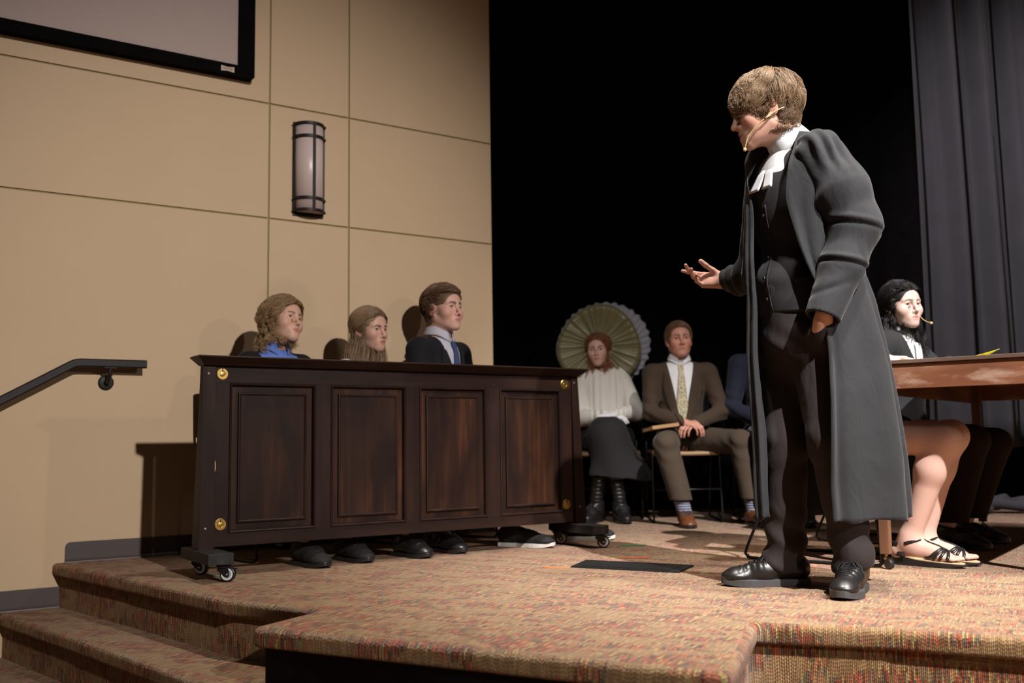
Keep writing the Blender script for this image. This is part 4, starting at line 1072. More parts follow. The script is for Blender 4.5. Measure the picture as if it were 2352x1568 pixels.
# microphone on a thin boom over the near cheek
hm = lambda *p: xf(HM, p)
mb = MB().tube(bez([hm(-.045, .077, -.022), hm(-.02, .083, -.028), hm(.012, .081, -.040), hm(.050, .068, -.058), hm(.080, .052, -.083), hm(.096, .040, -.112)], 6), [.0022] * 30 + [.0018], 8)
mb.tube([hm(.004, .0825, -.036), hm(.022, .079, -.045)], .0038, 8)
mb.tube(bez([hm(-.012, .083, -.024), hm(-.02, .086, .0), hm(-.012, .087, .024), hm(.006, .083, .028)], 5), .0016, 6)
mic = mb.build('headset_microphone', M_mic, man, smooth=True)
MB().lathe([(.001, -.007), (.005, -.005), (.0064, 0), (.0052, .005), (.001, .0075)], hm(.098, .038, -.118), hm(.098, .038, -.122) - hm(.094, .042, -.108), 12).build('microphone_capsule', M_mic, mic, smooth=True)
# shoes
def shoe_w(wx, wy, dirx, diry, **k):
    p = gw(wx, wy, 0); d = _gi.to_3x3() @ Vector((dirx, diry, 0)); return shoe('shoe', man, tuple(p), math.atan2(d.y, d.x), **k)
for a in ((.930, 3.475, -1, .03), (1.109, 3.312, -.50, -.865)): shoe_w(*a, mat=M_leath, solemat=M_sole, L=.298, Wd=.104, lacemat=M_lace, res=.0026, heel=.029)
# trousers: break over the shoe, knee and crotch folds
def tdisp(V):
    d = .0025 * snoise(V, (14, 14, 6), 8)
    for kn, an in ((knR, anR), (knL, anL)):
        near = np.exp(-(((V[:, :2] - (kn + (an - kn) * .5)[:2]) ** 2).sum(1)) / .02)
        d += near * .0075 * np.sin((V[:, 2] - an[2] + .5 * V[:, 1]) * 62 + 2.2 * snoise(V, 9, 3)) * np.exp(-((V[:, 2] - an[2] - .05) / .10) ** 2)
        d += near * .0045 * np.sin((V[:, 2] - kn[2] + .6 * V[:, 0]) * 55 + 3 * snoise(V, 8, 6)) * np.exp(-((V[:, 2] - kn[2] + .02) / .09) ** 2)
    d += .0035 * np.sin((V[:, 2] * .7 + V[:, 1] * .5) * 70 + 2 * snoise(V, 7, 9)) * np.exp(-((V[:, 2] - hipR[2]) / .07) ** 2)
    return d
def off(p, f=0, l=0, z=0): return np.asarray(p) + np.array([f, l, z])
tp = [el(off(pelv, 0, 0, .0), (.118, .158, .115), .05), rc(hipR, knR, .092, .076, .04), rc(hipL, knL, .094, .072, .04), rc(knR, off(anR, .0, 0, .0), .076, .064, .03), rc(knL, off(anL, .0, 0, .0), .072, .063, .03),
      el(off(anR, .022, 0, .0), (.060, .052, .05), .03), el(off(anL, .022, 0, .0), (.060, .052, .05), .03), rc(waist, pelv, .115, .12, .05)]
nt = np.array([.30, 0, -1.0])
_hd = handL[:3, 0]; tp.append(rc(wrL + _hd * .062, wrL + _hd * .17, .040, .055, .03))
tp += [wedge([((0.25, 0, 1), .052 + .25 * anR[0])], (-.6, -.6, -.1), (.6, .6, .15), .004), wedge([((0, 0, -1), -(waist[2] + .02))], (-.4, -.4, .9), (.4, .4, 1.3), .01)]
V, Q = solid(tp, .0052, tdisp); trou = mesh_np('trousers', V, Q, M_trou, man)
# waistcoat
vp = [el(chest, (.118, .158, .20), .06), el(waist, (.112, .142, .16), .06), el(off(pelv, .012, 0, .035), (.120, .155, .10), .05), rc(off(shL, 0, -.04, 0), off(shR, 0, .04, 0), .06, .06, .05)]
zt = chest[2]; zb = waist[2]
vx = chest[0]
vp += [wedge([((-1, 0, 0), -.0), ((0, 1, -.36), -.36 * (zt + .085)), ((0, -1, -.36), -.36 * (zt + .085))], (-.2, -.3, zt - .1), (.5, .3, zt + .4), .004),
       wedge([((0, .42, 1), pelv[2] + .075 + .42 * chest[1] * 0), ((0, -.0, 1), pelv[2] + .09), ((0, -1, 0), -.0)], (-.4, -.0, .5), (.5, .5, 1.0), .006),
       wedge([((0, -.42, 1), pelv[2] + .075), ((0, 0, 1), pelv[2] + .09), ((0, 1, 0), .0)], (-.4, -.5, .5), (.5, .0, 1.0), .006)]
V, Q = solid(vp, .005, lambda v: .0016 * snoise(v, (16, 16, 9), 4) + .0025 * np.sin(v[:, 2] * 55 + 2 * snoise(v, 6, 8)) * np.exp(-((v[:, 2] - waist[2] + .03) / .08) ** 2)); vest = mesh_np('waistcoat', V, Q, M_vest, man)
bv = bvh_of(V, Q)
cl = lambda z: np.interp(z, [pelv[2], waist[2], chest[2]], [pelv[1] * .3, waist[1], chest[1]])
for k in range(6):
    z = zt - .035 - k * .073
    g = project([[(0, cl(z), z)]], bv, (1, 0, 0), .002, .6)[0][0]
    MB().lathe([(.0065, 0), (.0065, .002), (.0045, .0035), (.001, .003)], g, (1, 0, 0), 12).build('button', M_button, vest, smooth=True)
ln = [(0, cl(z) + .012, z) for z in np.linspace(pelv[2] + .03, zt, 20)]; ln2 = [(0, p[1] + .004, p[2]) for p in ln]
sheet('front_placket', project(quadgrid(ln, ln2, 3, 20), bv, (1, 0, 0), .0015), M_vest, vest, .002)
for yy in (.085,):
    for z in (zb + .01, zb - .115):
        sheet('pocket_welt', project(quadgrid([(0, .035, z - .004), (0, .135, z + .016)], [(0, .035, z + .014), (0, .135, z + .034)], 4, 12), bv, (1, .25, 0), .0022), M_vest, vest, .003)
# shirt collar, shirt front and bands
sp = [el(off(chest, -.004, 0, .03), (.112, .150, .185), .05), rc(off(neckb, .0, 0, -.08), off(neckb, .004, 0, -.005), .08, .060, .05)]
V, Q = solid(sp, .006); shirt = mesh_np('shirt', V, Q, M_white, man); bs = bvh_of(np.concatenate([V]), Q)
nax = HM[:3, 3] - neckb; nax = nax / np.linalg.norm(nax); fwd = (_gi.to_3x3() @ Vector((-.92, -.10, 0)))
CM = np.eye(4); CM[:3, 2] = nax; x_ = np.array(fwd) - nax * (nax @ np.array(fwd)); CM[:3, 0] = x_ / np.linalg.norm(x_); CM[:3, 1] = np.cross(nax, CM[:3, 0]); CM[:3, 3] = neckb + nax * .060
collar('shirt_collar', man, CM, .063, .078, .052, .045, M_white, .16, .0035, .010)
collar('collar_stand', shirt, CM, .0625, .066, .05, .0, M_white, .02, .003)
fr = xf(CM, (.078, 0, -.062))
for s in (-1, 1):
    a0 = fr + np.array([.006, s * .004, .016]); tip = off(chest, .124, s * .034, .055)
    L1 = [a0 + np.array([0, -.010, 0]), (a0 + tip) / 2 + np.array([.014, -.020, .0]), tip + np.array([0.004, -.026, 0])]; L2 = [a0 + np.array([0, .012, 0]), (a0 + tip) / 2 + np.array([.014, .021, .0]), tip + np.array([.004, .026, 0])]
    sheet('neck_band', quadgrid(L1, L2, 6, 14), M_white, man, .0035)
MB().lathe([(.0045, 0), (.004, .0016)], xf(CM, (.048, .060, -.075)), xf(CM, (.048, .060, -.075)) - xf(CM, (0, 0, -.075)), 10).build('collar_button', m_plain('pearl_button', (.7, .68, .62, 1), .3), shirt)

# gown: one open sheet hanging from the yoke, folds deepening to the hem
def gown_rows():
    c0 = lambda p: np.array([p[0], p[1], 0])
    cn, cc, cw, cp_ = c0(neckb), c0(chest), c0(waist), c0(pelv); ch = c0(off(pelv, -.02, 0, 0)); rows = []
    #       z      centre  left edge     left side    back-left      back        back-right    right side   right edge
    rows.append((neckb[2] + .045, cn, [(.030, .066), (-.010, .074), (-.050, .062), (-.076, 0), (-.050, -.062), (-.010, -.074), (.030, -.066)]))
    rows.append((neckb[2] + .012, cn, [(.060, .082), (-.008, .110), (-.070, .090), (-.098, 0), (-.070, -.090), (-.008, -.110), (.060, -.082)]))
    rows.append((neckb[2] - .030, cn, [(.085, .095), (.000, .158), (-.095, .125), (-.125, 0), (-.095, -.125), (.000, -.158), (.085, -.098)]))
    rows.append((neckb[2] - .085, cn * .6 + cc * .4, [(.108, .105), (.020, .195), (-.120, .150), (-.150, 0), (-.120, -.150), (.010, -.190), (.112, -.112)]))
    rows.append((chest[2], cc, [(.118, .112), (.050, .190), (-.130, .170), (-.160, 0), (-.02, -.182), (.118, -.095), (.136, -.030)]))
    rows.append((waist[2] + .10, cw, [(.090, .160), (.03, .195), (-.150, .180), (-.180, 0), (-.02, -.182), (.132, -.072), (.142, -.014)]))
    rows.append((waist[2] - .05, cw * .5 + cp_ * .5, [(.068, .200), (.02, .218), (-.185, .195), (-.205, 0), (-.02, -.185), (.140, -.078), (.148, -.020)]))
    rows.append((pelv[2] - .06, cp_, [(.085, .228), (.0, .248), (-.220, .195), (-.225, 0), (-.02, -.190), (.156, -.088), (.160, -.032)]))
    rows.append((.52, ch, [(.122, .236), (.02, .258), (-.235, .205), (-.23, 0), (-.02, -.200), (.168, -.080), (.172, -.024)]))
    rows.append((.36, ch, [(.124, .228), (.02, .258), (-.255, .205), (-.25, 0), (-.02, -.205), (.170, -.078), (.174, -.022)]))
    rows.append((.232, ch, [(.124, .232), (.02, .262), (-.262, .200), (-.255, 0), (-.02, -.205), (.170, -.078), (.174, -.022)]))
    return rows
rows = gown_rows(); NU = 150; NV = 90
ctrl = np.array([[np.array([c[0] + p[0], c[1] + p[1], z]) for p in ps] for z, c, ps in rows])      # (row, 7, 3)
zz = np.array([r[0] for r in rows]); zs = np.interp(np.linspace(0, 1, NV), np.linspace(0, 1, 12), np.interp(np.linspace(0, 1, 12) ** 1.0, np.linspace(0, 1, len(zz)), zz))
cz = np.stack([np.stack([np.interp(-zs, -zz, ctrl[:, k, d]) for d in range(3)], -1) for k in range(7)], 1)    # (NV,7,3)
# smooth rows down the length a little
for _ in range(3): cz[1:-1] = (cz[:-2] + 2 * cz[1:-1] + cz[2:]) / 4
def cr(P, t):
    n = len(P) - 1; i = np.clip(np.floor(t * n).astype(int), 0, n - 1); f = (t * n - i)[:, None]
    p0, p1, p2, p3 = P[np.maximum(i - 1, 0)], P[i], P[i + 1], P[np.minimum(i + 2, n)]
    return 0.5 * (2 * p1 + (p2 - p0) * f + (2 * p0 - 5 * p1 + 4 * p2 - p3) * f * f + (3 * p1 - p0 - 3 * p2 + p3) * f ** 3)
tu = np.linspace(0, 1, NU); GP = np.stack([cr(cz[j], tu) for j in range(NV)], 1)     # (NU,NV,3)
tan_ = np.gradient(GP, axis=0); nr_ = np.stack([tan_[..., 1], -tan_[..., 0], 0 * tan_[..., 0]], -1); nr_ /= np.linalg.norm(nr_, axis=-1, keepdims=True) + 1e-9
down = np.clip((zz[0] - .12 - GP[..., 2]) / .9, 0, 1)
fold = np.sin(tu[:, None] * 58 + 1.1 * np.sin(tu[:, None] * 21) + .6 * np.sin(GP[..., 2] * 3)) * .015 + np.sin(tu[:, None] * 26 + 2) * .026
fold *= np.clip(tu / .10, .0, 1)[:, None] * np.clip((1 - tu) / .06, 0, 1)[:, None]
GP = GP + nr_ * (fold * down ** .8)[..., None]
wr_ = snoise(GP.reshape(-1, 3), (9, 9, 12), 21).reshape(NU, NV); GP = GP + nr_ * (wr_ * .004 * (.3 + down))[..., None]
GP[:, -1, 2] += .006 * np.sin(tu * 40)
gown = sheet('gown', GP, M_gown, man, .0035)
def plane_crease(V, p, n, depth, wid, span=None, spanw=.1):
    n = np.asarray(n, float); n /= np.linalg.norm(n); d = (V - p) @ n
    m = np.exp(-(d / wid) ** 2) - .6 * np.exp(-((d - wid * 2.2) / (wid * 1.4)) ** 2)
    if span is not None: m = m * np.exp(-((((V - span) ** 2).sum(1)) / spanw ** 2))
    return -depth * m
# sleeves
up = elL - shL; fo_ = wrL - elL; outv = np.array(_gi.to_3x3() @ Vector((.9, -.35, 0)))
def sdisp(V):
    d = .003 * snoise(V, (12, 12, 8), 31)
    d += plane_crease(V, g_(1940, 505, 3.15), _gi.to_3x3() @ Vector((.20, 0, .98)), .010, .008, g_(1950, 505, 3.15), .13)
    d += plane_crease(V, g_(1930, 592, 3.12), _gi.to_3x3() @ Vector((.22, 0, .97)), .010, .007, g_(1940, 592, 3.12), .13)
    d += plane_crease(V, g_(1905, 660, 3.1), _gi.to_3x3() @ Vector((-.3, 0, .95)), .005, .010, g_(1905, 660, 3.1), .09)
    top = np.exp(-((V[:, 2] - shL[2] - .02) / .07) ** 2)
    d += top * .007 * np.sin((V @ np.array(_gi.to_3x3() @ Vector((1, .2, .2)))) * 150)
    d += .007 * np.sin((V @ np.array(_gi.to_3x3() @ Vector((.8, 0, -.5)))) * 75 + 1.5 * snoise(V, 6, 3)) * np.exp(-(((V - g_(1855, 440, 3.2)) ** 2).sum(1)) / .016)
    return d
slp = [rc(off(shL, 0, -.02, .022), shL + up * .5 + outv * .008, .072, .092, .03), rc(shL + up * .5 + outv * .008, elL + outv * .006, .092, .088, .03), rc(elL + outv * .006, elL + fo_ * .45 + outv * .01, .086, .070, .025), rc(elL + fo_ * .45 + outv * .01, wrL, .070, .056, .03),
       rc(off(neckb, -.02, .06, .0), off(shL, 0, -.03, .024), .040, .064, .05)]
fd = fo_ / np.linalg.norm(fo_)
slp += [rc(wrL - fd * .03, wrL + fd * .1, .047, .050, .004, 's'), wedge([(-fd, -float(fd @ (wrL + fd * .012)))], wrL - .12, wrL + .12, .003)]
V, Q = solid(slp, .0042, sdisp); mesh_np('gown_sleeve', V, Q, M_gown, gown)
upR = elR - shR; foR = wrR - elR; fR = foR / np.linalg.norm(foR)
srp = [rc(off(shR, 0, .02, .02), elR + (0, 0, -.015), .075, .085, .03), rc(elR + (0, 0, -.015), elR + foR * .5 + np.array([0, 0, -.012]), .080, .060, .03), rc(elR + foR * .5 + np.array([0, 0, -.012]), wrR - fR * .012, .060, .047, .03), rc(off(neckb, -.02, -.06, .0), off(shR, 0, .03, .024), .040, .064, .05),
       rc(wrR - fR * .04, wrR + fR * .1, .039, .041, .004, 's'), wedge([(-fR, -float(fR @ (wrR - fR * .004)))], wrR - .12, wrR + .12, .003)]
V, Q = solid(srp, .0042, lambda v: .005 * snoise(v, (22, 22, 14), 5) + plane_crease(v, elR + foR * .62, fR, .008, .010) + plane_crease(v, elR + foR * .3, fR + np.array([0, 0, .4]), .009, .012)); mesh_np('gown_sleeve', V, Q, M_gown, gown)
# ------------------------------------------------------------------ seated people
def cloth_mat(name, c, **k): return m_cloth(name, c, **k)
class Sit:
    """seated figure in its own frame: x forward, y to its left, origin on the floor under the hips"""
    def __init__(s, label, loc, yaw, S=1.0, seat=.44, lean=0.0, side=0.0, shw=.175, head=(0, 0, 0), anL=None, anR=None, wrL=None, wrR=None, kn_out=.0, hscale=None, hoff=(0, 0, 0), elout=(.25, .25)):
        s.o = person(label, loc, R_(yaw)); s.S = S
        s.P0 = np.array([0, 0, seat + .09]); a, b = R_(lean), R_(side); s.t = np.array([math.sin(a), math.sin(b), math.cos(a) * math.cos(b)]); s.t /= np.linalg.norm(s.t)
        s.F = frame3(s.P0, np.array([1.0, 0, 0]) - s.t * s.t[0], (0, 1, 0)); s.F[:3, 2] = s.t; s.F[:3, 1] = np.cross(s.t, s.F[:3, 0])
        T = lambda x, y, z: xf(s.F, (x * S, y * S, z * S)); s.T = T
        s.neck = T(-.01, 0, .525); s.shL, s.shR = T(-.005, shw, .437), T(-.005, -shw, .437); s.chest = T(.0, 0, .33); s.belly = T(.01, 0, .13)
        hs = hscale or S; s.HM = mat4(s.neck + np.array([.03, 0, .132]) * S + np.array(hoff), R_(head[0]), R_(head[1]), R_(head[2]), hs)
        s.hipL, s.hipR = s.P0 + (0.02, .085 * S, -.01), s.P0 + (0.02, -.085 * S, -.01)
        s.anL = np.array(anL if anL is not None else (.43, .11, .09), float); s.anR = np.array(anR if anR is not None else (.43, -.11, .09), float)
        s.knL = ik(s.hipL, s.anL, .43 * S, .43 * S, (.6, kn_out, 1)); s.knR = ik(s.hipR, s.anR, .43 * S, .43 * S, (.6, -kn_out, 1))
        s.wrL = np.array(wrL if wrL is not None else (.24, .07, seat + .16), float); s.wrR = np.array(wrR if wrR is not None else (.24, -.07, seat + .16), float)
        s.elL = ik(s.shL, s.wrL, .285 * S, .26 * S, (-.5, elout[0] * 3, -.6)); s.elR = ik(s.shR, s.wrR, .285 * S, .26 * S, (-.5, -elout[1] * 3, -.6))
    def core(s):
        S = s.S
        return [el(s.P0, (.10, .13, .10), .05), el(s.belly, (.09 * S, .12 * S, .14 * S), .05), el(s.chest, (.095 * S, .14 * S, .17 * S), .05), rc(s.chest + s.t * .1, s.neck, .06 * S, .052 * S, .04),
                rc(s.hipL, s.knL, .066 * S, .046 * S, .03), rc(s.hipR, s.knR, .066 * S, .046 * S, .03), rc(s.knL, s.anL, .046 * S, .033 * S, .02), rc(s.knR, s.anR, .046 * S, .033 * S, .02),
                rc(s.neck - s.t * .05, s.shL, .055 * S, .045 * S, .03), rc(s.neck - s.t * .05, s.shR, .055 * S, .045 * S, .03), rc(s.shL, s.elL, .042 * S, .034 * S, .02), rc(s.shR, s.elR, .042 * S, .034 * S, .02), rc(s.elL, s.wrL, .034 * S, .024 * S, .02), rc(s.elR, s.wrR, .034 * S, .024 * S, .02)]
    def body(s, skin, lip=None, brow=(.10, .06, .035), iris=(.10, .13, .15), gaze=(1, 0, 0), hands=True, curl=((25, 30, 15),) * 4, hdirL=(.5, -.8, -.25), hdirR=(.5, .8, -.25), hup=(.3, 0, .9), paint={}, gloves=False, nr=(.050, .056), hres=.0036, **hk):
        lip = lip or (skin[0] * .80, skin[1] * .52, skin[2] * .55)
        parts = [head_part(s.HM, s.neck, skin, lip, brow, res=hres, neck_r=nr, paint=paint, **hk)]
        V, Q = solid(s.core(), .011); parts.append((V, Q, skin))
        if hands:
            for wr_, d_, sg in ((s.wrL, hdirL, 1), (s.wrR, hdirR, -1)):
                d = np.array(d_, float); d /= np.linalg.norm(d); z = np.array(hup, float); z -= d * (z @ d); z /= np.linalg.norm(z)
                M = np.eye(4); M[:3, 0], M[:3, 2], M[:3, 1], M[:3, 3] = d, z, np.cross(z, d), wr_
                hp = hand_prims(M, -sg, curl, 5, (28, 18, 12, 12), .97 * s.S)
                V, Q = solid(inflate(hp, .0012) if gloves else hp, .0034)
                if gloves: mesh_np('glove', V, Q, M_glove, s.o)
                else: parts.append((V, Q, skin))
        b = body_mesh(parts, M_skin, s.o)
        for e in (-1, 1): eye_mesh('eye', s.HM, e, gaze, iris, s.o)
        return b
    def trousers(s, mat, r=(.088, .068, .060), hem=.05, res=.0065, seed=1):
        S = s.S
        P = [el(s.P0 + (0, 0, .01), (.115 * S, .155 * S, .105 * S), .05)]
        for h, k, a in ((s.hipL, s.knL, s.anL), (s.hipR, s.knR, s.anR)):
            P += [rc(h, k, r[0] * S, r[1] * S, .03), rc(k, a, r[1] * S, r[2] * S, .02)]
        P += [wedge([((0, 0, 1), min(s.anL[2], s.anR[2]) + hem)], (-.8, -.8, -.2), (1, .8, .3), .003)]
        def dsp(V):
            d = .003 * snoise(V, (13, 13, 8), seed)
            for k in (s.knL, s.knR):
                e = ((V - k) ** 2).sum(1); d += .004 * np.sin((V[:, 2] - k[2] + V[:, 0]) * 80 + 2 * snoise(V, 9, seed)) * np.exp(-e / .012)
            d += .005 * np.sin((V[:, 0] - .6 * V[:, 2]) * 70 + 2 * snoise(V, 8, seed + 1)) * np.exp(-((V - s.P0 - np.array([.10, 0, .02])) ** 2).sum(1) / .015)
            return d
        V, Q = solid(P, res, dsp); return mesh_np('trousers', V, Q, mat, s.o)
    def torso(s, e):
        S = s.S
        return [el(s.chest, (.100 * S + e, .150 * S + e, .175 * S + e), .06), el(s.belly, (.100 * S + e, .130 * S + e, .16 * S + e), .06), el(s.P0 + (0, 0, .03), (.105 * S + e, .145 * S + e, .10 * S + e), .05),
                rc(s.neck - s.t * .07 * S, s.shL + (0, -.02, .0), .052 * S + e, .050 * S + e, .04), rc(s.neck - s.t * .07 * S, s.shR + (0, .02, 0), .052 * S + e, .050 * S + e, .04)]
    def sleeves(s, r=(.060, .052, .042), cuff=.01, e=0.0):
        S = s.S; P = []
        for sh, el_, wr_ in ((s.shL, s.elL, s.wrL), (s.shR, s.elR, s.wrR)):
            f = wr_ - el_; f = f / np.linalg.norm(f)
            P += [rc(sh, el_, (r[0] + e) * S, (r[1] + e) * S, .03), rc(el_, wr_ - f * (cuff + .0), (r[1] + e) * S, (r[2] + e) * S, .02)]
        return P
    def jacket(s, mat, zb=.16, w0=.085, name='jacket', e=.012, res=.0055, hem=-.10, lap=True, seed=2, skirt=True, lapw=.055):
        S = s.S; P = s.torso(e) + s.sleeves()
        zn = .50; k = w0 / (zn - zb)
        P.append(wedge([((-1, 0, 0), -.0), ((0, 1, -k), -k * zb * S), ((0, -1, -k), -k * zb * S)], (-.1, -.3, -.1), (.4, .3, .8), .003, 's', s.F))
        if hem is not None and not skirt: P.append(wedge([((0, 0, 1), hem)], (-.4, -.4, -.4), (.4, .4, .1), .004, 's', s.F))
        def dsp(V):
            d = .0025 * snoise(V, (14, 14, 9), seed)
            for p in (s.elL, s.elR): d += .005 * np.sin((V @ np.array([.4, .3, 1])) * 95 + 2 * snoise(V, 8, seed)) * np.exp(-((V - p) ** 2).sum(1) / .010)
            return d
        V, Q = solid(P, res, dsp); j = mesh_np(name, V, Q, mat, s.o)
        if lap:
            bv = bvh_of(V, Q); o = s.F[:3, 0]
            for sg in (-1, 1):
                vL = [s.T(.3, sg * max(k * (z - zb) + .004, .004), z) for z in np.linspace(zb + .01, .44, 8)]
                wd = [.004, lapw * .55, lapw * .8, lapw, lapw * 1.1, lapw * 1.05, lapw * .75, lapw * .5]
                vR = [s.T(.3, sg * (max(k * (z - zb) + .004, .004) + wd[i]), z + .01) for i, z in enumerate(np.linspace(zb + .01, .44, 8))]
                g = project(quadgrid(vL, vR, 6, 20), bv, o, .006); sheet('lapel', g if sg > 0 else g[::-1], mat, j, .004)
        return j
    def shirt(s, mat, e=.003, name='shirt', collar_=True, spread=.2):
        V, Q = solid(s.torso(e) + [rc(s.neck - s.t * .09 * s.S, s.neck - s.t * .012, .086 * s.S, .050 * s.S, .05)], .0075); j = mesh_np(name, V, Q, mat, s.o); bv = bvh_of(V, Q)
        if collar_:
            ax_ = s.HM[:3, 3] - s.neck; ax_ = ax_ / np.linalg.norm(ax_) * .5 + s.t * .5; M = frame3(s.neck + s.t * .034 * s.S, s.F[:3, 0], s.F[:3, 1]); M = M @ np.diag([s.S, s.S, s.S, 1])
            collar('shirt_collar', j, M, .061, .080, .044, .030, mat, spread, .003, .006)
        return j, bv
    def tie(s, mat, bv, z1=.12, w=.032, name='tie'):
        o = s.F[:3, 0]; zs = [.488, .462, .455, .30, z1 + .04, z1]; wv = [.015, .019, .014, .030, w, .003]
        L1 = [s.T(.3, -wv[i], z) for i, z in enumerate(zs)]; L2 = [s.T(.3, wv[i], z) for i, z in enumerate(zs)]
        g = project(quadgrid(L1, L2, 7, 30), bv, o, .010); return sheet(name, g, mat, s.o, .005)
    def shoes(s, mat, sole, yawL=0, yawR=0, lace=None, L=.285, **k):
        for a, yw in ((s.anL, yawL), (s.anR, yawR)):
            shoe('shoe', s.o, (a[0], a[1], a[2] - .09), R_(yw), mat, sole, L=L * s.S, lacemat=lace, res=.0045, **k)
M_glove = m_cloth('white_glove', (0.72, 0.70, 0.72, 1), var=.04, sheen=0)
M_black = m_cloth('black_suiting', (0.012, 0.0115, 0.013, 1), fold=.3, sheen=.05)
M_bluesh = m_cloth('blue_shirt', (0.13, 0.20, 0.55, 1), var=.08, fold=.2, sheen=0)
M_paleshirt = m_cloth('pale_shirt', (0.50, 0.47, 0.54, 1), var=.05, fold=.2, sheen=0)
M_bluetie = m_cloth('blue_tie', (0.045, 0.065, 0.16, 1), var=.3, fold=.1, sheen=.1)
M_darktr = m_cloth('dark_trousers', (0.014, 0.012, 0.013, 1), fold=.3, sheen=.05)
M_canvas = m_plain('dark_canvas', (0.009, 0.008, 0.008, 1), .8, .2, 40); M_whitesole = m_plain('white_sole', (.62, .58, .54, 1), .6, .05, 30)
JY = math.degrees(WA) - 90           # jurors face away from the wall
def wpt(px, py, Y): p = at(px, py, Y); return (p.x, p.y, 0)
BROWN = (.11, .062, .036)
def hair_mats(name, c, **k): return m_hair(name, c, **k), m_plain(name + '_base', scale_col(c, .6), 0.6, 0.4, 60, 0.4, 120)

# juror with wavy hair and a blue shirt
j1 = Sit('teenage juror with wavy chin-length fair hair and a blue open collar', wpt(622, 900, 4.62), JY + 12, S=.85, hscale=.93, seat=.41, lean=6, head=(12, -8, -10), hoff=(.015, .01, .012))
j1.body((.57, .33, .24), brow=(.14, .08, .05), gaze=(1, .1, .12), paint=dict(cheeky=.4), jaw=.92, nose=.9, cheek=.008, iris=(.08, .06, .04))
h, hb = hair_mats('wavy_fair_hair', (.38, .225, .105, 1)); 
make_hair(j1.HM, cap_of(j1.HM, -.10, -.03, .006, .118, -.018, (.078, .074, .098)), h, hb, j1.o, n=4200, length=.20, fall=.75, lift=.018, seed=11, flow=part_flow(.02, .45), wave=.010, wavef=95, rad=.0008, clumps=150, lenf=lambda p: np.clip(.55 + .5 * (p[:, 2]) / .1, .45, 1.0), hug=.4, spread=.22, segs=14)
sh, bv = j1.shirt(M_bluesh, spread=.42); j1.jacket(M_black, zb=.10, w0=.125, lap=True); j1.trousers(M_darktr); j1.shoes(M_canvas, M_rubwheel)
# juror with long straight hair
j2 = Sit('young woman juror with long straight light brown hair in a pale top', wpt(830, 900, 4.90), JY + 14, S=.83, hscale=.90, seat=.41, lean=5, shw=.155, head=(6, 3, 2), hoff=(.01, .0, .012))
j2.body((.59, .34, .25), brow=(.10, .06, .035), gaze=(1, .1, .15), paint=dict(cheeky=.45, browz=-.002), g='f', jaw=.9, nose=.85, iris=(.07, .06, .05))
h, hb = hair_mats('straight_light_brown_hair', (.36, .22, .115, 1))
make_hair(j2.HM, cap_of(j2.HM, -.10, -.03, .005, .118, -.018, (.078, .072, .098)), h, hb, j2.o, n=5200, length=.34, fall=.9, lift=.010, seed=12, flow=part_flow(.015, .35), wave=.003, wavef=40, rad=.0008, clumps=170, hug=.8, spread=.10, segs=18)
M_pale = m_cloth('pale_top', (.55, .52, .55, 1), var=.05, fold=.3, sheen=0)
V, Q = solid(j2.torso(.006) + j2.sleeves((.05, .044, .036)), .007); mesh_np('blouse', V, Q, M_pale, j2.o); j2.trousers(M_darktr); j2.shoes(M_leath, M_rubwheel)
# juror in a black suit and blue tie
j3 = Sit('tall juror with short brown hair in a black suit and blue tie', wpt(1006, 900, 5.22), JY + 26, S=1.02, seat=.44, lean=2, shw=.19, head=(-8, -2, 0), anL=(.62, .30, .09), anR=(.50, -.10, .09))
j3.body((.63, .36, .28), brow=(.09, .05, .03), gaze=(1, .0, .05), paint=dict(cheeky=.7, brow_w=1.2), jaw=1.12, cheek=.010, nose=1.05, chin=1.1, nr=(.056, .064))
h, hb = hair_mats('short_brown_hair', (.21, .11, .056, 1))
make_hair(j3.HM, cap_of(j3.HM, -.072, .010, .006, .118, -.020, (.078, .088, .098)), h, hb, j3.o, n=4200, length=.055, fall=.0, lift=.016, seed=13, flow=lambda p: np.stack([np.full(len(p), -.15) - .6 * (p[:, 2] < .05), (-.8 + 0 * p[:, 0]) * (p[:, 2] > .05), .35 - 1.3 * np.clip((.065 - p[:, 2]) / .05, 0, 1)], 1), wave=.003, wavef=90, rad=.0008, clumps=160, sel=lambda q: ~((q[:, 0] > .045) & (q[:, 2] < .070)) & ~((q[:, 0] > .015) & (q[:, 2] < .04)), lenf=lambda p: np.clip(.30 + .8 * (p[:, 2]) / .10, .25, 1.0), hug=.3, spread=.25)
sh, bv = j3.shirt(M_paleshirt); j3.tie(M_bluetie, bv); j3.jacket(M_black, zb=.14, w0=.075); j3.trousers(M_darktr); j3.shoes(M_canvas, M_whitesole, 20, 5)

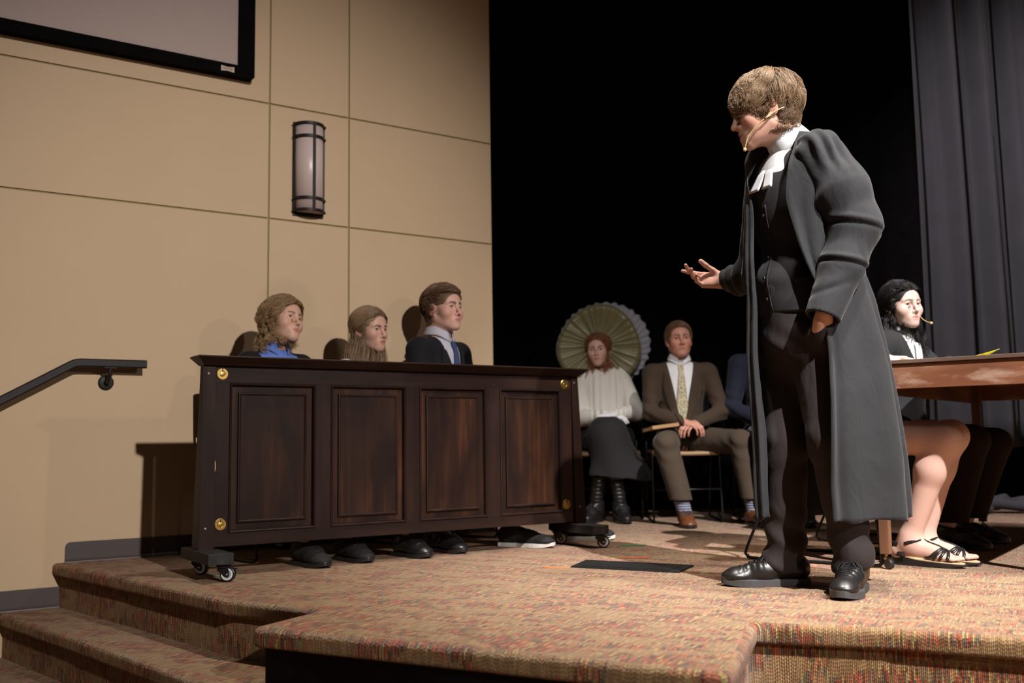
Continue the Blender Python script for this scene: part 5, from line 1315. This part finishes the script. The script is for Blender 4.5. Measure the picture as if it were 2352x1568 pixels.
# witness with the big hat
hw = Sit('young woman in cream blouse, dark skirt and enormous green pleated hat', wpt(1392, 900, 6.62), -93, S=.90, seat=.43, lean=2, side=-5, shw=.150, head=(-8, 4, 4), anL=(.37, -.09, .16), anR=(.40, .05, .16), wrL=(.25, .045, .665), wrR=(.23, -.02, .66), hoff=(.02, -.01, -.01))
hw.body((.58, .35, .28), brow=(.13, .07, .045), gaze=(1, -.05, .05), gloves=True, curl=((20, 25, 15),) * 4, hdirL=(.6, -.75, -.1), hdirR=(.3, .9, -.05), paint=dict(cheeky=.5, browz=-.001), g='f', jaw=.88, nose=.85, hres=.004, iris=(.06, .06, .06), lip=(.50, .16, .13))
h, hb = hair_mats('auburn_bob', (.30, .105, .045, 1))
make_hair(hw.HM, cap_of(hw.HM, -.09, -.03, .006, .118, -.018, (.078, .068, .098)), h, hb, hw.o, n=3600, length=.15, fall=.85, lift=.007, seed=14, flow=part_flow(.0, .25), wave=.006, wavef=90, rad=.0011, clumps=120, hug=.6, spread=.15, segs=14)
M_cream = m_cloth('cream_blouse', (.70, .655, .60, 1), var=.04, fold=.5, sheen=0, fscale=12, fstretch=(1.6, 1.6, .25))
M_skirt2 = m_cloth('dark_skirt', (.020, .018, .020, 1), fold=.4, sheen=.05)
P = hw.torso(.014) + hw.sleeves((.062, .066, .040), .0, .0)
P.append(wedge([((0, 0, 1), -.02)], (-.4, -.4, -.4), (.4, .4, .0), .004, 's', hw.F))
V, Q = solid(P, .0055, lambda v: .0035 * np.sin(v[:, 1] * 150) * (v[:, 0] > .03) * (np.abs(v[:, 1]) < .11) + .004 * snoise(v, (14, 14, 7), 7)); bl = mesh_np('blouse', V, Q, M_cream, hw.o)
collar('blouse_collar', bl, frame3(hw.neck + hw.t * .045, hw.F[:3, 0], hw.F[:3, 1]) @ np.diag([.86, .86, .86, 1]), .060, .072, .045, .01, M_cream, .12, .003, .0)
kL, kR = hw.knL, hw.knR
P = [el(hw.P0, (.125, .16, .11), .06), rc(hw.hipL, kL, .082, .078, .09), rc(hw.hipR, kR, .082, .078, .09), rc(kL + (-.02, 0, -.01), (kL[0] + .02, .16, .26), .065, .085, .10), rc(kR + (-.02, 0, -.01), (kR[0] + .02, -.05, .26), .065, .085, .10), rc((kL + kR) / 2 + (-.02, 0, -.01), (kL[0] + .03, .06, .26), .075, .09, .1), rc((.2, .1, .45), (.25, .20, .26), .06, .08, .1),
     wedge([((0, 0.10, 1), .275)], (-.6, -.6, -.1), (1, .6, .4), .004)]
V, Q = solid(P, .006, lambda v: .006 * np.sin(np.arctan2(v[:, 1], v[:, 0] - .2) * 11 + 1) * np.clip((.5 - v[:, 2]) / .2, 0, 1)); mesh_np('skirt', V, Q, M_skirt2, hw.o)
for a, k_, yw in ((hw.anL, kL, -25), (hw.anR, kR, 12)):
    sh_ = shoe('boot', hw.o, (a[0], a[1], .0), R_(yw), M_leath, M_rubwheel, L=.25, Wd=.085, lacemat=M_lace, high=.02, res=.0045, heel=.03)
    d = k_ - a; d = d / np.linalg.norm(d)
    b0 = a + (0, 0, -.02); P = [rc(b0, b0 + d * .16, .040, .050, .02), wedge([(-d, -float(d @ (b0 + d * .165)))], b0 - .3, b0 + .4, .003)]
    V, Q = solid(P, .0045, lambda v: .0018 * np.sin(v[:, 2] * 260)); mesh_np('boot_shaft', V, Q, M_leath, hw.o)
# hat: pleated satin brim tipped back behind the head, tulle ruffle on its rim, gathered crown
hat = empty('hat', parent=hw.o); hat.matrix_local = Matrix(hw.HM.tolist()) @ Matrix.Translation((-.045, .01, .03)) @ Matrix.Rotation(R_(6), 4, 'Z') @ Matrix.Rotation(R_(-4), 4, 'Y')
M_satin = m_plain('olive_satin', (.170, .148, .068, 1), .40, .15, 9, spec=.5, sheen=.3)
M_tulle = m_plain('grey_tulle', (.30, .29, .33, 1), .8, .35, 90, .6, 90)
nU, nR = 220, 18; g = []
for i in range(nU):
    a = 2 * math.pi * i / nU; row = []
    for j in range(nR):
        v = j / (nR - 1); r = .092 + .218 * v + .012 * math.sin(a * 3 + 1) * v
        pl = (math.sin(a * 27 + 2.2 * math.sin(a * 5)) + .4 * math.sin(a * 44 + 1)) * .0075 * (1 - .25 * v) * min(1, v * 6 + .25)
        x = .030 - .030 * v + .055 * v * v + pl - .10 * max(0, v - .86) ** 1.3 * 4 + .018 * math.sin(a * 2 + .6) * v
        row.append((x, r * math.sin(a) * 1.0, r * math.cos(a) * .95))
    g.append(row)
sheet('brim', g, M_satin, hat, .006, wrap=True)
g = []
for i in range(160):
    a = 2 * math.pi * i / 160; row = []
    for j in range(8):
        v = j / 7; r = .255 + .075 * v + .008 * math.sin(a * 31 + 3 * v) + (.022 if math.sin(a) > -.3 else 0.0) * v * math.sin(a + .2)
        row.append((-.024 - .035 * v + .012 * math.sin(a * 43 + 5 * v), r * math.sin(a) + .028, r * math.cos(a) * .95 + .008))
    g.append(row)
sheet('tulle_ruffle', g, M_tulle, hat, .003, wrap=True)
MB().lathe([(.30, -.012), (.26, -.035), (.14, -.085), (.09, -.13), (.03, -.15)], (0, 0, 0), (1, 0, 0), 40).build('crown', M_satin, hat, smooth=True)

# witness in the brown suit
tm = Sit('man with short red-brown hair in a brown suit and patterned cream tie', wpt(1562, 900, 6.30), -93, S=.94, seat=.42, lean=1, shw=.192, hscale=.98, head=(4, -2, 2), anR=(.42, -.045, .085), anL=(.40, .36, .085), kn_out=.35, wrL=(.235, .075, .60), wrR=(.25, -.02, .605), elout=(.34, .34))
tm.body((.56, .27, .20), brow=(.16, .08, .045), gaze=(1, -.02, .0), paint=dict(cheeky=.8), jaw=1.06, nose=1.0, hres=.004, hdirL=(.55, -.75, -.2), hdirR=(.4, .85, -.2), curl=((30, 35, 20),) * 4)
h, hb = hair_mats('short_red_brown_hair', (.23, .12, .06, 1))
make_hair(tm.HM, cap_of(tm.HM, -.07, .012, .005, .116, -.020, (.078, .088, .098)), h, hb, tm.o, n=3000, length=.032, fall=.0, lift=.003, seed=15, flow=lambda p: np.stack([np.full(len(p), -.35), -.7 + 0 * p[:, 0], .2 - 1.3 * np.clip((.06 - p[:, 2]) / .06, 0, 1)], 1), rad=.0011, clumps=120, hug=.3, spread=.25)
M_brown = m_cloth('brown_suiting', (.060, .040, .027, 1), var=.35, fold=.5, sheen=.1, fscale=9); M_brtr = m_cloth('brown_trousers', (.072, .052, .038, 1), var=.3, fold=.5, sheen=.1, fscale=9)
_t = NT('patterned_tie'); v = _t.coords('Object', (26, 26, 17)); vo = _t.node('ShaderNodeTexVoronoi'); _t.link(v, vo.inputs['Vector'])
_t.col(_t.ramp(vo.outputs['Distance'], [(0.0, (.05, .045, .035)), (.30, (.10, .085, .05)), (.42, (.52, .46, .30))])); _t.set(.6); M_ptie = _t.m
sh, bv = tm.shirt(M_white); tm.tie(M_ptie, bv, z1=.05, w=.046); tm.jacket(M_brown, zb=.05, w0=.088, lapw=.06, res=.006); tm.trousers(M_brtr, r=(.092, .074, .066), hem=.065)
M_tanleather = m_plain('brown_leather', (.12, .040, .014, 1), .38, .35, 14, spec=.5)
tm.shoes(M_tanleather, M_rubwheel, 30, 2, lace=M_lace, Wd=.105, L=.29)
_s = NT('striped_sock'); v = _s.coords('Object', (1, 1, 1)); wv = _s.node('ShaderNodeTexWave', bands_direction='Z'); wv.inputs['Scale'].default_value = 22; _s.link(v, wv.inputs['Vector'])
_s.col(_s.ramp(wv.outputs[0], [(.45, (.03, .035, .06)), (.6, (.30, .32, .42))])); _s.set(.9); M_sock = _s.m
for a, k_ in ((tm.anL, tm.knL), (tm.anR, tm.knR)):
    d = (k_ - a) / np.linalg.norm(k_ - a); V, Q = solid([rc(a - d * .03, a + d * .10, .042, .046, .01)], .005); mesh_np('sock', V, Q, M_sock, tm.o)
bk = empty('book', tm.o.matrix_basis @ Vector((.30, -.135, .535)), R_(-93 + 20), 'old tan paperback held on the lap of the man in brown', 'book'); bk.rotation_euler = (R_(8), R_(6), R_(-93 - 62))
bk.location = tm.o.location + Matrix.Rotation(R_(-93), 4, 'Z').to_3x3() @ Vector((.27, -.155, .575))
M_tan = m_plain('worn_tan_cover', srgb(168, 130, 92), .6, .15, 15); M_page = m_plain('page_edges', srgb(196, 170, 130), .8, .1, 60)
MB().box(-.095, .095, -.06, .06, -.010, -.0075).box(-.095, .095, -.06, .06, .0075, .010).box(-.095, .095, .058, .0605, -.010, .010).build('cover', M_tan, bk)
MB().box(-.091, .091, -.056, .058, -.0074, .0074).build('page_block', M_page, bk)

# man in the navy suit behind the barrister
nm = Sit('man in a navy suit seated partly hidden behind the standing barrister', wpt(1765, 900, 6.25), -96, S=1.0, seat=.44, lean=2, shw=.185, head=(-5, 0, 0), wrR=(.26, -.08, .60), wrL=(.26, .08, .60))
nm.body((.50, .28, .21), hres=.005, jaw=1.05)
h, hb = hair_mats('dark_brown_hair', (.05, .03, .02, 1)); make_hair(nm.HM, cap_of(nm.HM, -.07, .012, .008), h, hb, nm.o, n=1500, length=.04, fall=.1, lift=.010, seed=16, rad=.0014, clumps=90, hug=.3)
M_navy = m_cloth('navy_suiting', (.020, .022, .040, 1), fold=.4, sheen=.1); sh, bv = nm.shirt(M_white); nm.tie(M_bluetie, bv); nm.jacket(M_navy, zb=.14, w0=.08, res=.0065); nm.trousers(M_navy); nm.shoes(M_leath, M_rubwheel)

# people at the table (facing across it)
TYAW = math.degrees(math.atan2(SD.y, SD.x))
bl_ = Sit('person in a dark skirt and strappy black sandals on a chair close behind the barrister', (1.356, 4.183, 0), TYAW - 2, S=.98, seat=.43, lean=-2, shw=.155, head=(30, 0, 0), anL=(.315, .028, .095), anR=(.285, -.045, .095), wrL=(.25, .06, .60), wrR=(.03, -.20, .56))
def wl_(o, p):
    return np.array((Matrix.Translation(o.location) @ Matrix.Rotation(o.rotation_euler[2], 4, 'Z')).inverted() @ Vector(p))
def foot_prims(a, yw, S=1.0):
    M = mat4((a[0], a[1], 0.0), R_(yw)); P = []; z0 = .026
    P += [rc((-.045, 0, z0 + .030), (.0, 0, z0 + .062), .030, .034, .03, 'u', M), rc((.0, 0, z0 + .06), (.09, .0, z0 + .028), .032, .026, .03, 'u', M), rc((-.04, 0, z0 + .024), (.12, .0, z0 + .016), .028, .024, .03, 'u', M), el((.125, 0, z0 + .012), (.04, .040, .018), .02, 'u', M),
          rc((a[0], a[1], a[2] + .02), xf(M, (0, 0, z0 + .06)), .034, .034, .03)]
    for i, (y, L_) in enumerate(((.026, .062), (.010, .058), (-.003, .050), (-.016, .042), (-.028, .033))):
        P.append(rc((.140, y, z0 + .009), (.140 + L_ * .72, y * 1.05, z0 + .006), .0105 if i == 0 else .0078, .0095 if i == 0 else .0070, .006, 'u', M))
    return P, M
bl_.hipL[1], bl_.hipR[1] = .055, -.055
SKP = (.66, .42, .35)
legs = [rc(bl_.hipL, bl_.knL, .082, .060, .04), rc(bl_.hipR, bl_.knR, .082, .060, .04)]
for k_, a in ((bl_.knL, bl_.anL), (bl_.knR, bl_.anR)):
    m = k_ + (a - k_) * .30 + np.array([-.014, 0, 0]); legs += [rc(k_, m, .056, .058, .03), rc(m, a, .056, .035, .03), el(k_ + (.010, 0, .004), (.042, .044, .048), .03)]
feet = []
for a, yw in ((bl_.anL, 4), (bl_.anR, -3)):
    P, M = foot_prims(a, yw); feet.append((P, M, yw, a)); legs += P
LV, LQ = solid(legs, .0045)
parts_core = bl_.core
bl_.wrL = wl_(bl_.o, (1.560, 4.165, .822)); bl_.elL = ik(bl_.shL, bl_.wrL, .28, .255, (-.2, .4, -.6))
hk = head_part(bl_.HM, bl_.neck, SKP, (.6, .28, .26), (.1, .06, .04), res=.004, neck_r=(.048, .054), paint={}, g='f', jaw=.9, nose=.85)
CV, CQ = solid([p for i, p in enumerate(bl_.core()) if i not in (4, 5, 6, 7)], .011)
hnds = []
for wr_, d, z, sg in ((bl_.wrL, (.96, .10, -.08), (.1, .1, 1), -1), (bl_.wrR, (.6, .7, -.2), (.2, 0, .9), 1)):
    d = np.array(d, float); d /= np.linalg.norm(d); z = np.array(z, float); z -= d * (z @ d); z /= np.linalg.norm(z)
    M = np.eye(4); M[:3, 0], M[:3, 2], M[:3, 1], M[:3, 3] = d, z, np.cross(z, d), wr_
    V, Q = solid(hand_prims(M, sg, ((14, 22, 14),) * 4, 5, (28, 10, 12, 12), .93), .0026); hnds.append((V, Q, SKP))
body_mesh([hk, (LV, LQ, SKP), (CV, CQ, SKP)] + hnds, M_skin, bl_.o)
for e in (-1, 1): eye_mesh('eye', bl_.HM, e, (1, 0, 0), (.1, .1, .1), bl_.o)
h, hb = hair_mats('brown_tied_hair', (.08, .045, .028, 1)); make_hair(bl_.HM, cap_of(bl_.HM, -.09, -.01, .008), h, hb, bl_.o, n=2000, length=.12, fall=.6, lift=.012, seed=18, rad=.001, clumps=110, hug=.8)
M_sandal = m_plain('black_sandal_leather', (.016, .014, .014, 1), .34, .25, 30, spec=.6); M_insole = m_plain('tan_insole', srgb(206, 176, 140), .7, .05, 30)
for P, M, yw, a in feet:
    V, Q = solid(P, .0045); bv = bvh_of(V, Q); sd_ = empty('sandal', parent=bl_.o)
    o = []
    for k in range(36):
        q = 2 * math.pi * k / 36; x = .067 + .142 * math.copysign(abs(math.cos(q)) ** .8, math.cos(q)); u = (x + .075) / .284
        wv = (.034 + .012 * math.exp(-((u - .72) / .22) ** 2)) * math.copysign(abs(math.sin(q)) ** .75, math.sin(q)); o.append((x, wv))
    def ring(z, sc=1.0): return [tuple(xf(M, (x * sc + .067 * (1 - sc), y * sc, z(x)))) for x, y in o]
    n = len(o); top = lambda x: .027 + .020 * max(0, (.05 - x) / .12) - .006 * max(0, (x - .1) / .1)
    m = MB(); m.add(ring(lambda x: .001 + .006 * max(0, (x - .14) / .07)) + ring(lambda x: top(x) - .006), [tuple(range(n))[::-1], tuple(range(n, 2 * n))] + [(i, (i + 1) % n, n + (i + 1) % n, n + i) for i in range(n)])
    m.build('wedge_sole', M_sandal, sd_, bevel=.0015)
    m = MB(); m.add(ring(lambda x: top(x) - .006, .95) + ring(lambda x: top(x) - .002, .95), [tuple(range(n))[::-1], tuple(range(n, 2 * n))] + [(i, (i + 1) % n, n + (i + 1) % n, n + i) for i in range(n)]); m.build('insole', M_insole, sd_)
    def strap(pts, wd, nm='strap', up=(0, 0, 1)):
        c = np.array([xf(M, p) for p in bez(pts, 5)]); t = np.gradient(c, axis=0); t /= np.linalg.norm(t, axis=1, keepdims=True)
        g0 = []; 
        for p, tt in zip(c, t):
            hh = bv.find_nearest(Vector(p)); nn = np.array(hh[1]); q = np.array(hh[0]) + nn * .0022; s_ = np.cross(nn, tt); s_ /= np.linalg.norm(s_) + 1e-9
            g0.append([q - s_ * wd / 2, q + nn * .0012, q + s_ * wd / 2])
        sheet(nm, g0, M_sandal, sd_, .0028)
    strap([(-.005, .040, .085), (.035, .030, .098), (.045, 0, .100), (.035, -.030, .098), (-.005, -.040, .085)], .013)
    strap([(.042, 0, .098), (.085, 0, .074), (.125, .0, .050)], .011)
    for s in (-1, 1):
        for x0, x1 in ((.062, .118), (.090, .124), (.118, .130), (.150, .138)): strap([(x1, s * .003, .052), ((x0 + x1) / 2 + .006, s * .026, .044), (x0, s * .044, .024)], .011)
    ctr_ = [(-.070, .0), (-.064, .024), (-.040, .034), (-.010, .037)]
    pl_ = [(x, y) for x, y in ctr_[::-1]] + [(x, -y) for x, y in ctr_[1:]]
    sheet('heel_counter', [[xf(M, (x, y * 1.02, z0_)) for z0_ in np.linspace(top(x) - .006, .092 if abs(x) > .03 else .070, 6)] for x, y in pl_], M_sandal, sd_, .003)
M_dkgrey = m_cloth('dark_grey_skirt', (.030, .031, .035, 1), fold=.3, sheen=.05)
P = [el(bl_.P0, (.120, .165, .11), .05), rc(bl_.hipL, bl_.hipL + (bl_.knL - bl_.hipL) * .52, .092, .080, .08), rc(bl_.hipR, bl_.hipR + (bl_.knR - bl_.hipR) * .52, .092, .080, .08)]
V, Q = solid(P, .007, lambda v: .003 * snoise(v, 12, 3)); mesh_np('skirt', V, Q, M_dkgrey, bl_.o)
bl_.jacket(M_black, zb=.2, w0=.07, skirt=True, lap=False); bl_.shirt(M_white)

# seated barrister
br_ = Sit('woman with black wavy hair in a black gown and white bands seated behind the table', (1.86, 4.87, 0), -44, S=.95, seat=.43, lean=6, shw=.165, head=(-26, 2, 3), anL=(.26, .12, .09), anR=(.29, -.18, .09), hoff=(.0, -.02, -.01))
br_.wrL = wl_(br_.o, (1.99, 4.52, .825)); br_.wrR = np.array([-.02, -.22, .50])
br_.elL = ik(br_.shL, br_.wrL, .285 * .95, .26 * .95, (-.3, .8, -.3)); br_.elR = ik(br_.shR, br_.wrR, .285 * .95, .26 * .95, (-.3, -.8, -.4))
br_.body((.66, .47, .42), brow=(.16, .10, .08), gaze=(1, -.25, -.02), iris=(.07, .08, .08), paint=dict(cheeky=.28, brow_w=.8), g='f', jaw=1.02, nose=.9, cheek=.012, hres=.0032, lip=(.62, .26, .24), hdirL=(.8, -.5, -.1), hdirR=(.8, .3, -.1), curl=((12, 15, 10),) * 4)
h, hb = hair_mats('black_wavy_hair', (.012, .010, .011, 1))
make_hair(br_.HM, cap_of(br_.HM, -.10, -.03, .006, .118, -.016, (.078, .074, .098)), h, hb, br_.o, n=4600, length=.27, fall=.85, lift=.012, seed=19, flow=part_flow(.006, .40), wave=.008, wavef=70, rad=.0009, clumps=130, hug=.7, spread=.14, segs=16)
sh, bv = br_.shirt(M_white, collar_=True, spread=.25)
for s in (-1, 1):
    g = project(quadgrid([br_.T(.3, s * .004, .46), br_.T(.3, s * .002, .28)], [br_.T(.3, s * .034, .46), br_.T(.3, s * .040, .28)], 5, 12), bv, br_.F[:3, 0], .012); sheet('neck_band', g if s > 0 else g[::-1], M_white, br_.o, .003)
br_.jacket(M_gown, zb=.16, w0=.105, name='gown', e=.022, lap=False, seed=6)
V, Q = solid(br_.torso(.008) + [wedge([((0, 0, -1), -.24)], (-.4, -.4, .24), (.4, .4, .8), .004, 's', br_.F), wedge([((0, 0, 1), -.0)], (-.4, -.4, -.4), (.4, .4, .0), .004, 's', br_.F)], .007); vs_ = mesh_np('waistcoat', V, Q, M_vest, br_.o); bv = bvh_of(V, Q)
for z in (.02, .08, .14, .20): MB().lathe([(.006, 0), (.006, .002), (.003, .003)], project([[br_.T(.3, 0, z)]], bv, br_.F[:3, 0], .001)[0][0], br_.F[:3, 0], 10).build('button', M_brass, vs_)
M_brtrs = m_cloth('dark_brown_trousers', (.020, .012, .010, 1), fold=.3, sheen=.05)
P = [el(br_.P0 + (0, 0, .01), (.115, .15, .10), .05)]
for h_, k_, a in ((br_.hipL, br_.knL, br_.anL), (br_.hipR, br_.knR, br_.anR)): P += [rc(h_, k_, .088, .068, .03), rc(k_, a + (.01, 0, .0), .066, .072, .02)]
P += [wedge([((0, 0, 1), .115)], (-.8, -.8, -.2), (1, .8, .3), .003)]
V, Q = solid(P, .0055, lambda v: .003 * snoise(v, (12, 12, 7), 4)); mesh_np('trousers', V, Q, M_brtrs, br_.o)
br_.shoes(M_leath, M_rubwheel, 6, -4, L=.27, Wd=.095)
hm2 = lambda *p: xf(br_.HM, p)
mb = MB().tube(bez([hm2(-.01, .083, .0), hm2(.02, .078, -.03), hm2(.07, .058, -.068), hm2(.115, .045, -.090), hm2(.150, .040, -.100)], 6), .0019, 8); mc_ = mb.build('headset_microphone', M_mic, br_.o, smooth=True)
MB().lathe([(.001, -.006), (.006, -.004), (.0066, 0), (.005, .005), (.001, .007)], hm2(.156, .039, -.102), hm2(.156, .039, -.102) - hm2(.150, .040, -.100), 12).build('microphone_capsule', M_mic, mc_, smooth=True)

# chairs under the seated people
place_chair(*bl_.o.location[:2], TYAW - 2, 'black sled-base chair just behind the standing barrister at the table corner')
place_chair(*br_.o.location[:2], -38, 'black sled-base chair under the seated woman in black gown')
place_chair(*tm.o.location[:2], -93, 'sled-base chair with tan seat under the man in brown')
place_chair(*hw.o.location[:2], -93, 'sled-base chair under the woman in the green hat')
place_chair(*nm.o.location[:2], -96, 'sled-base chair under the man in navy')
for j, yw, t_ in ((j1, JY + 12, 'the juror in the blue collar'), (j2, JY + 14, 'the long-haired juror'), (j3, JY + 26, 'the juror in the blue tie')):
    place_chair(*j.o.location[:2], yw, 'sled-base chair behind the counter under ' + t_)
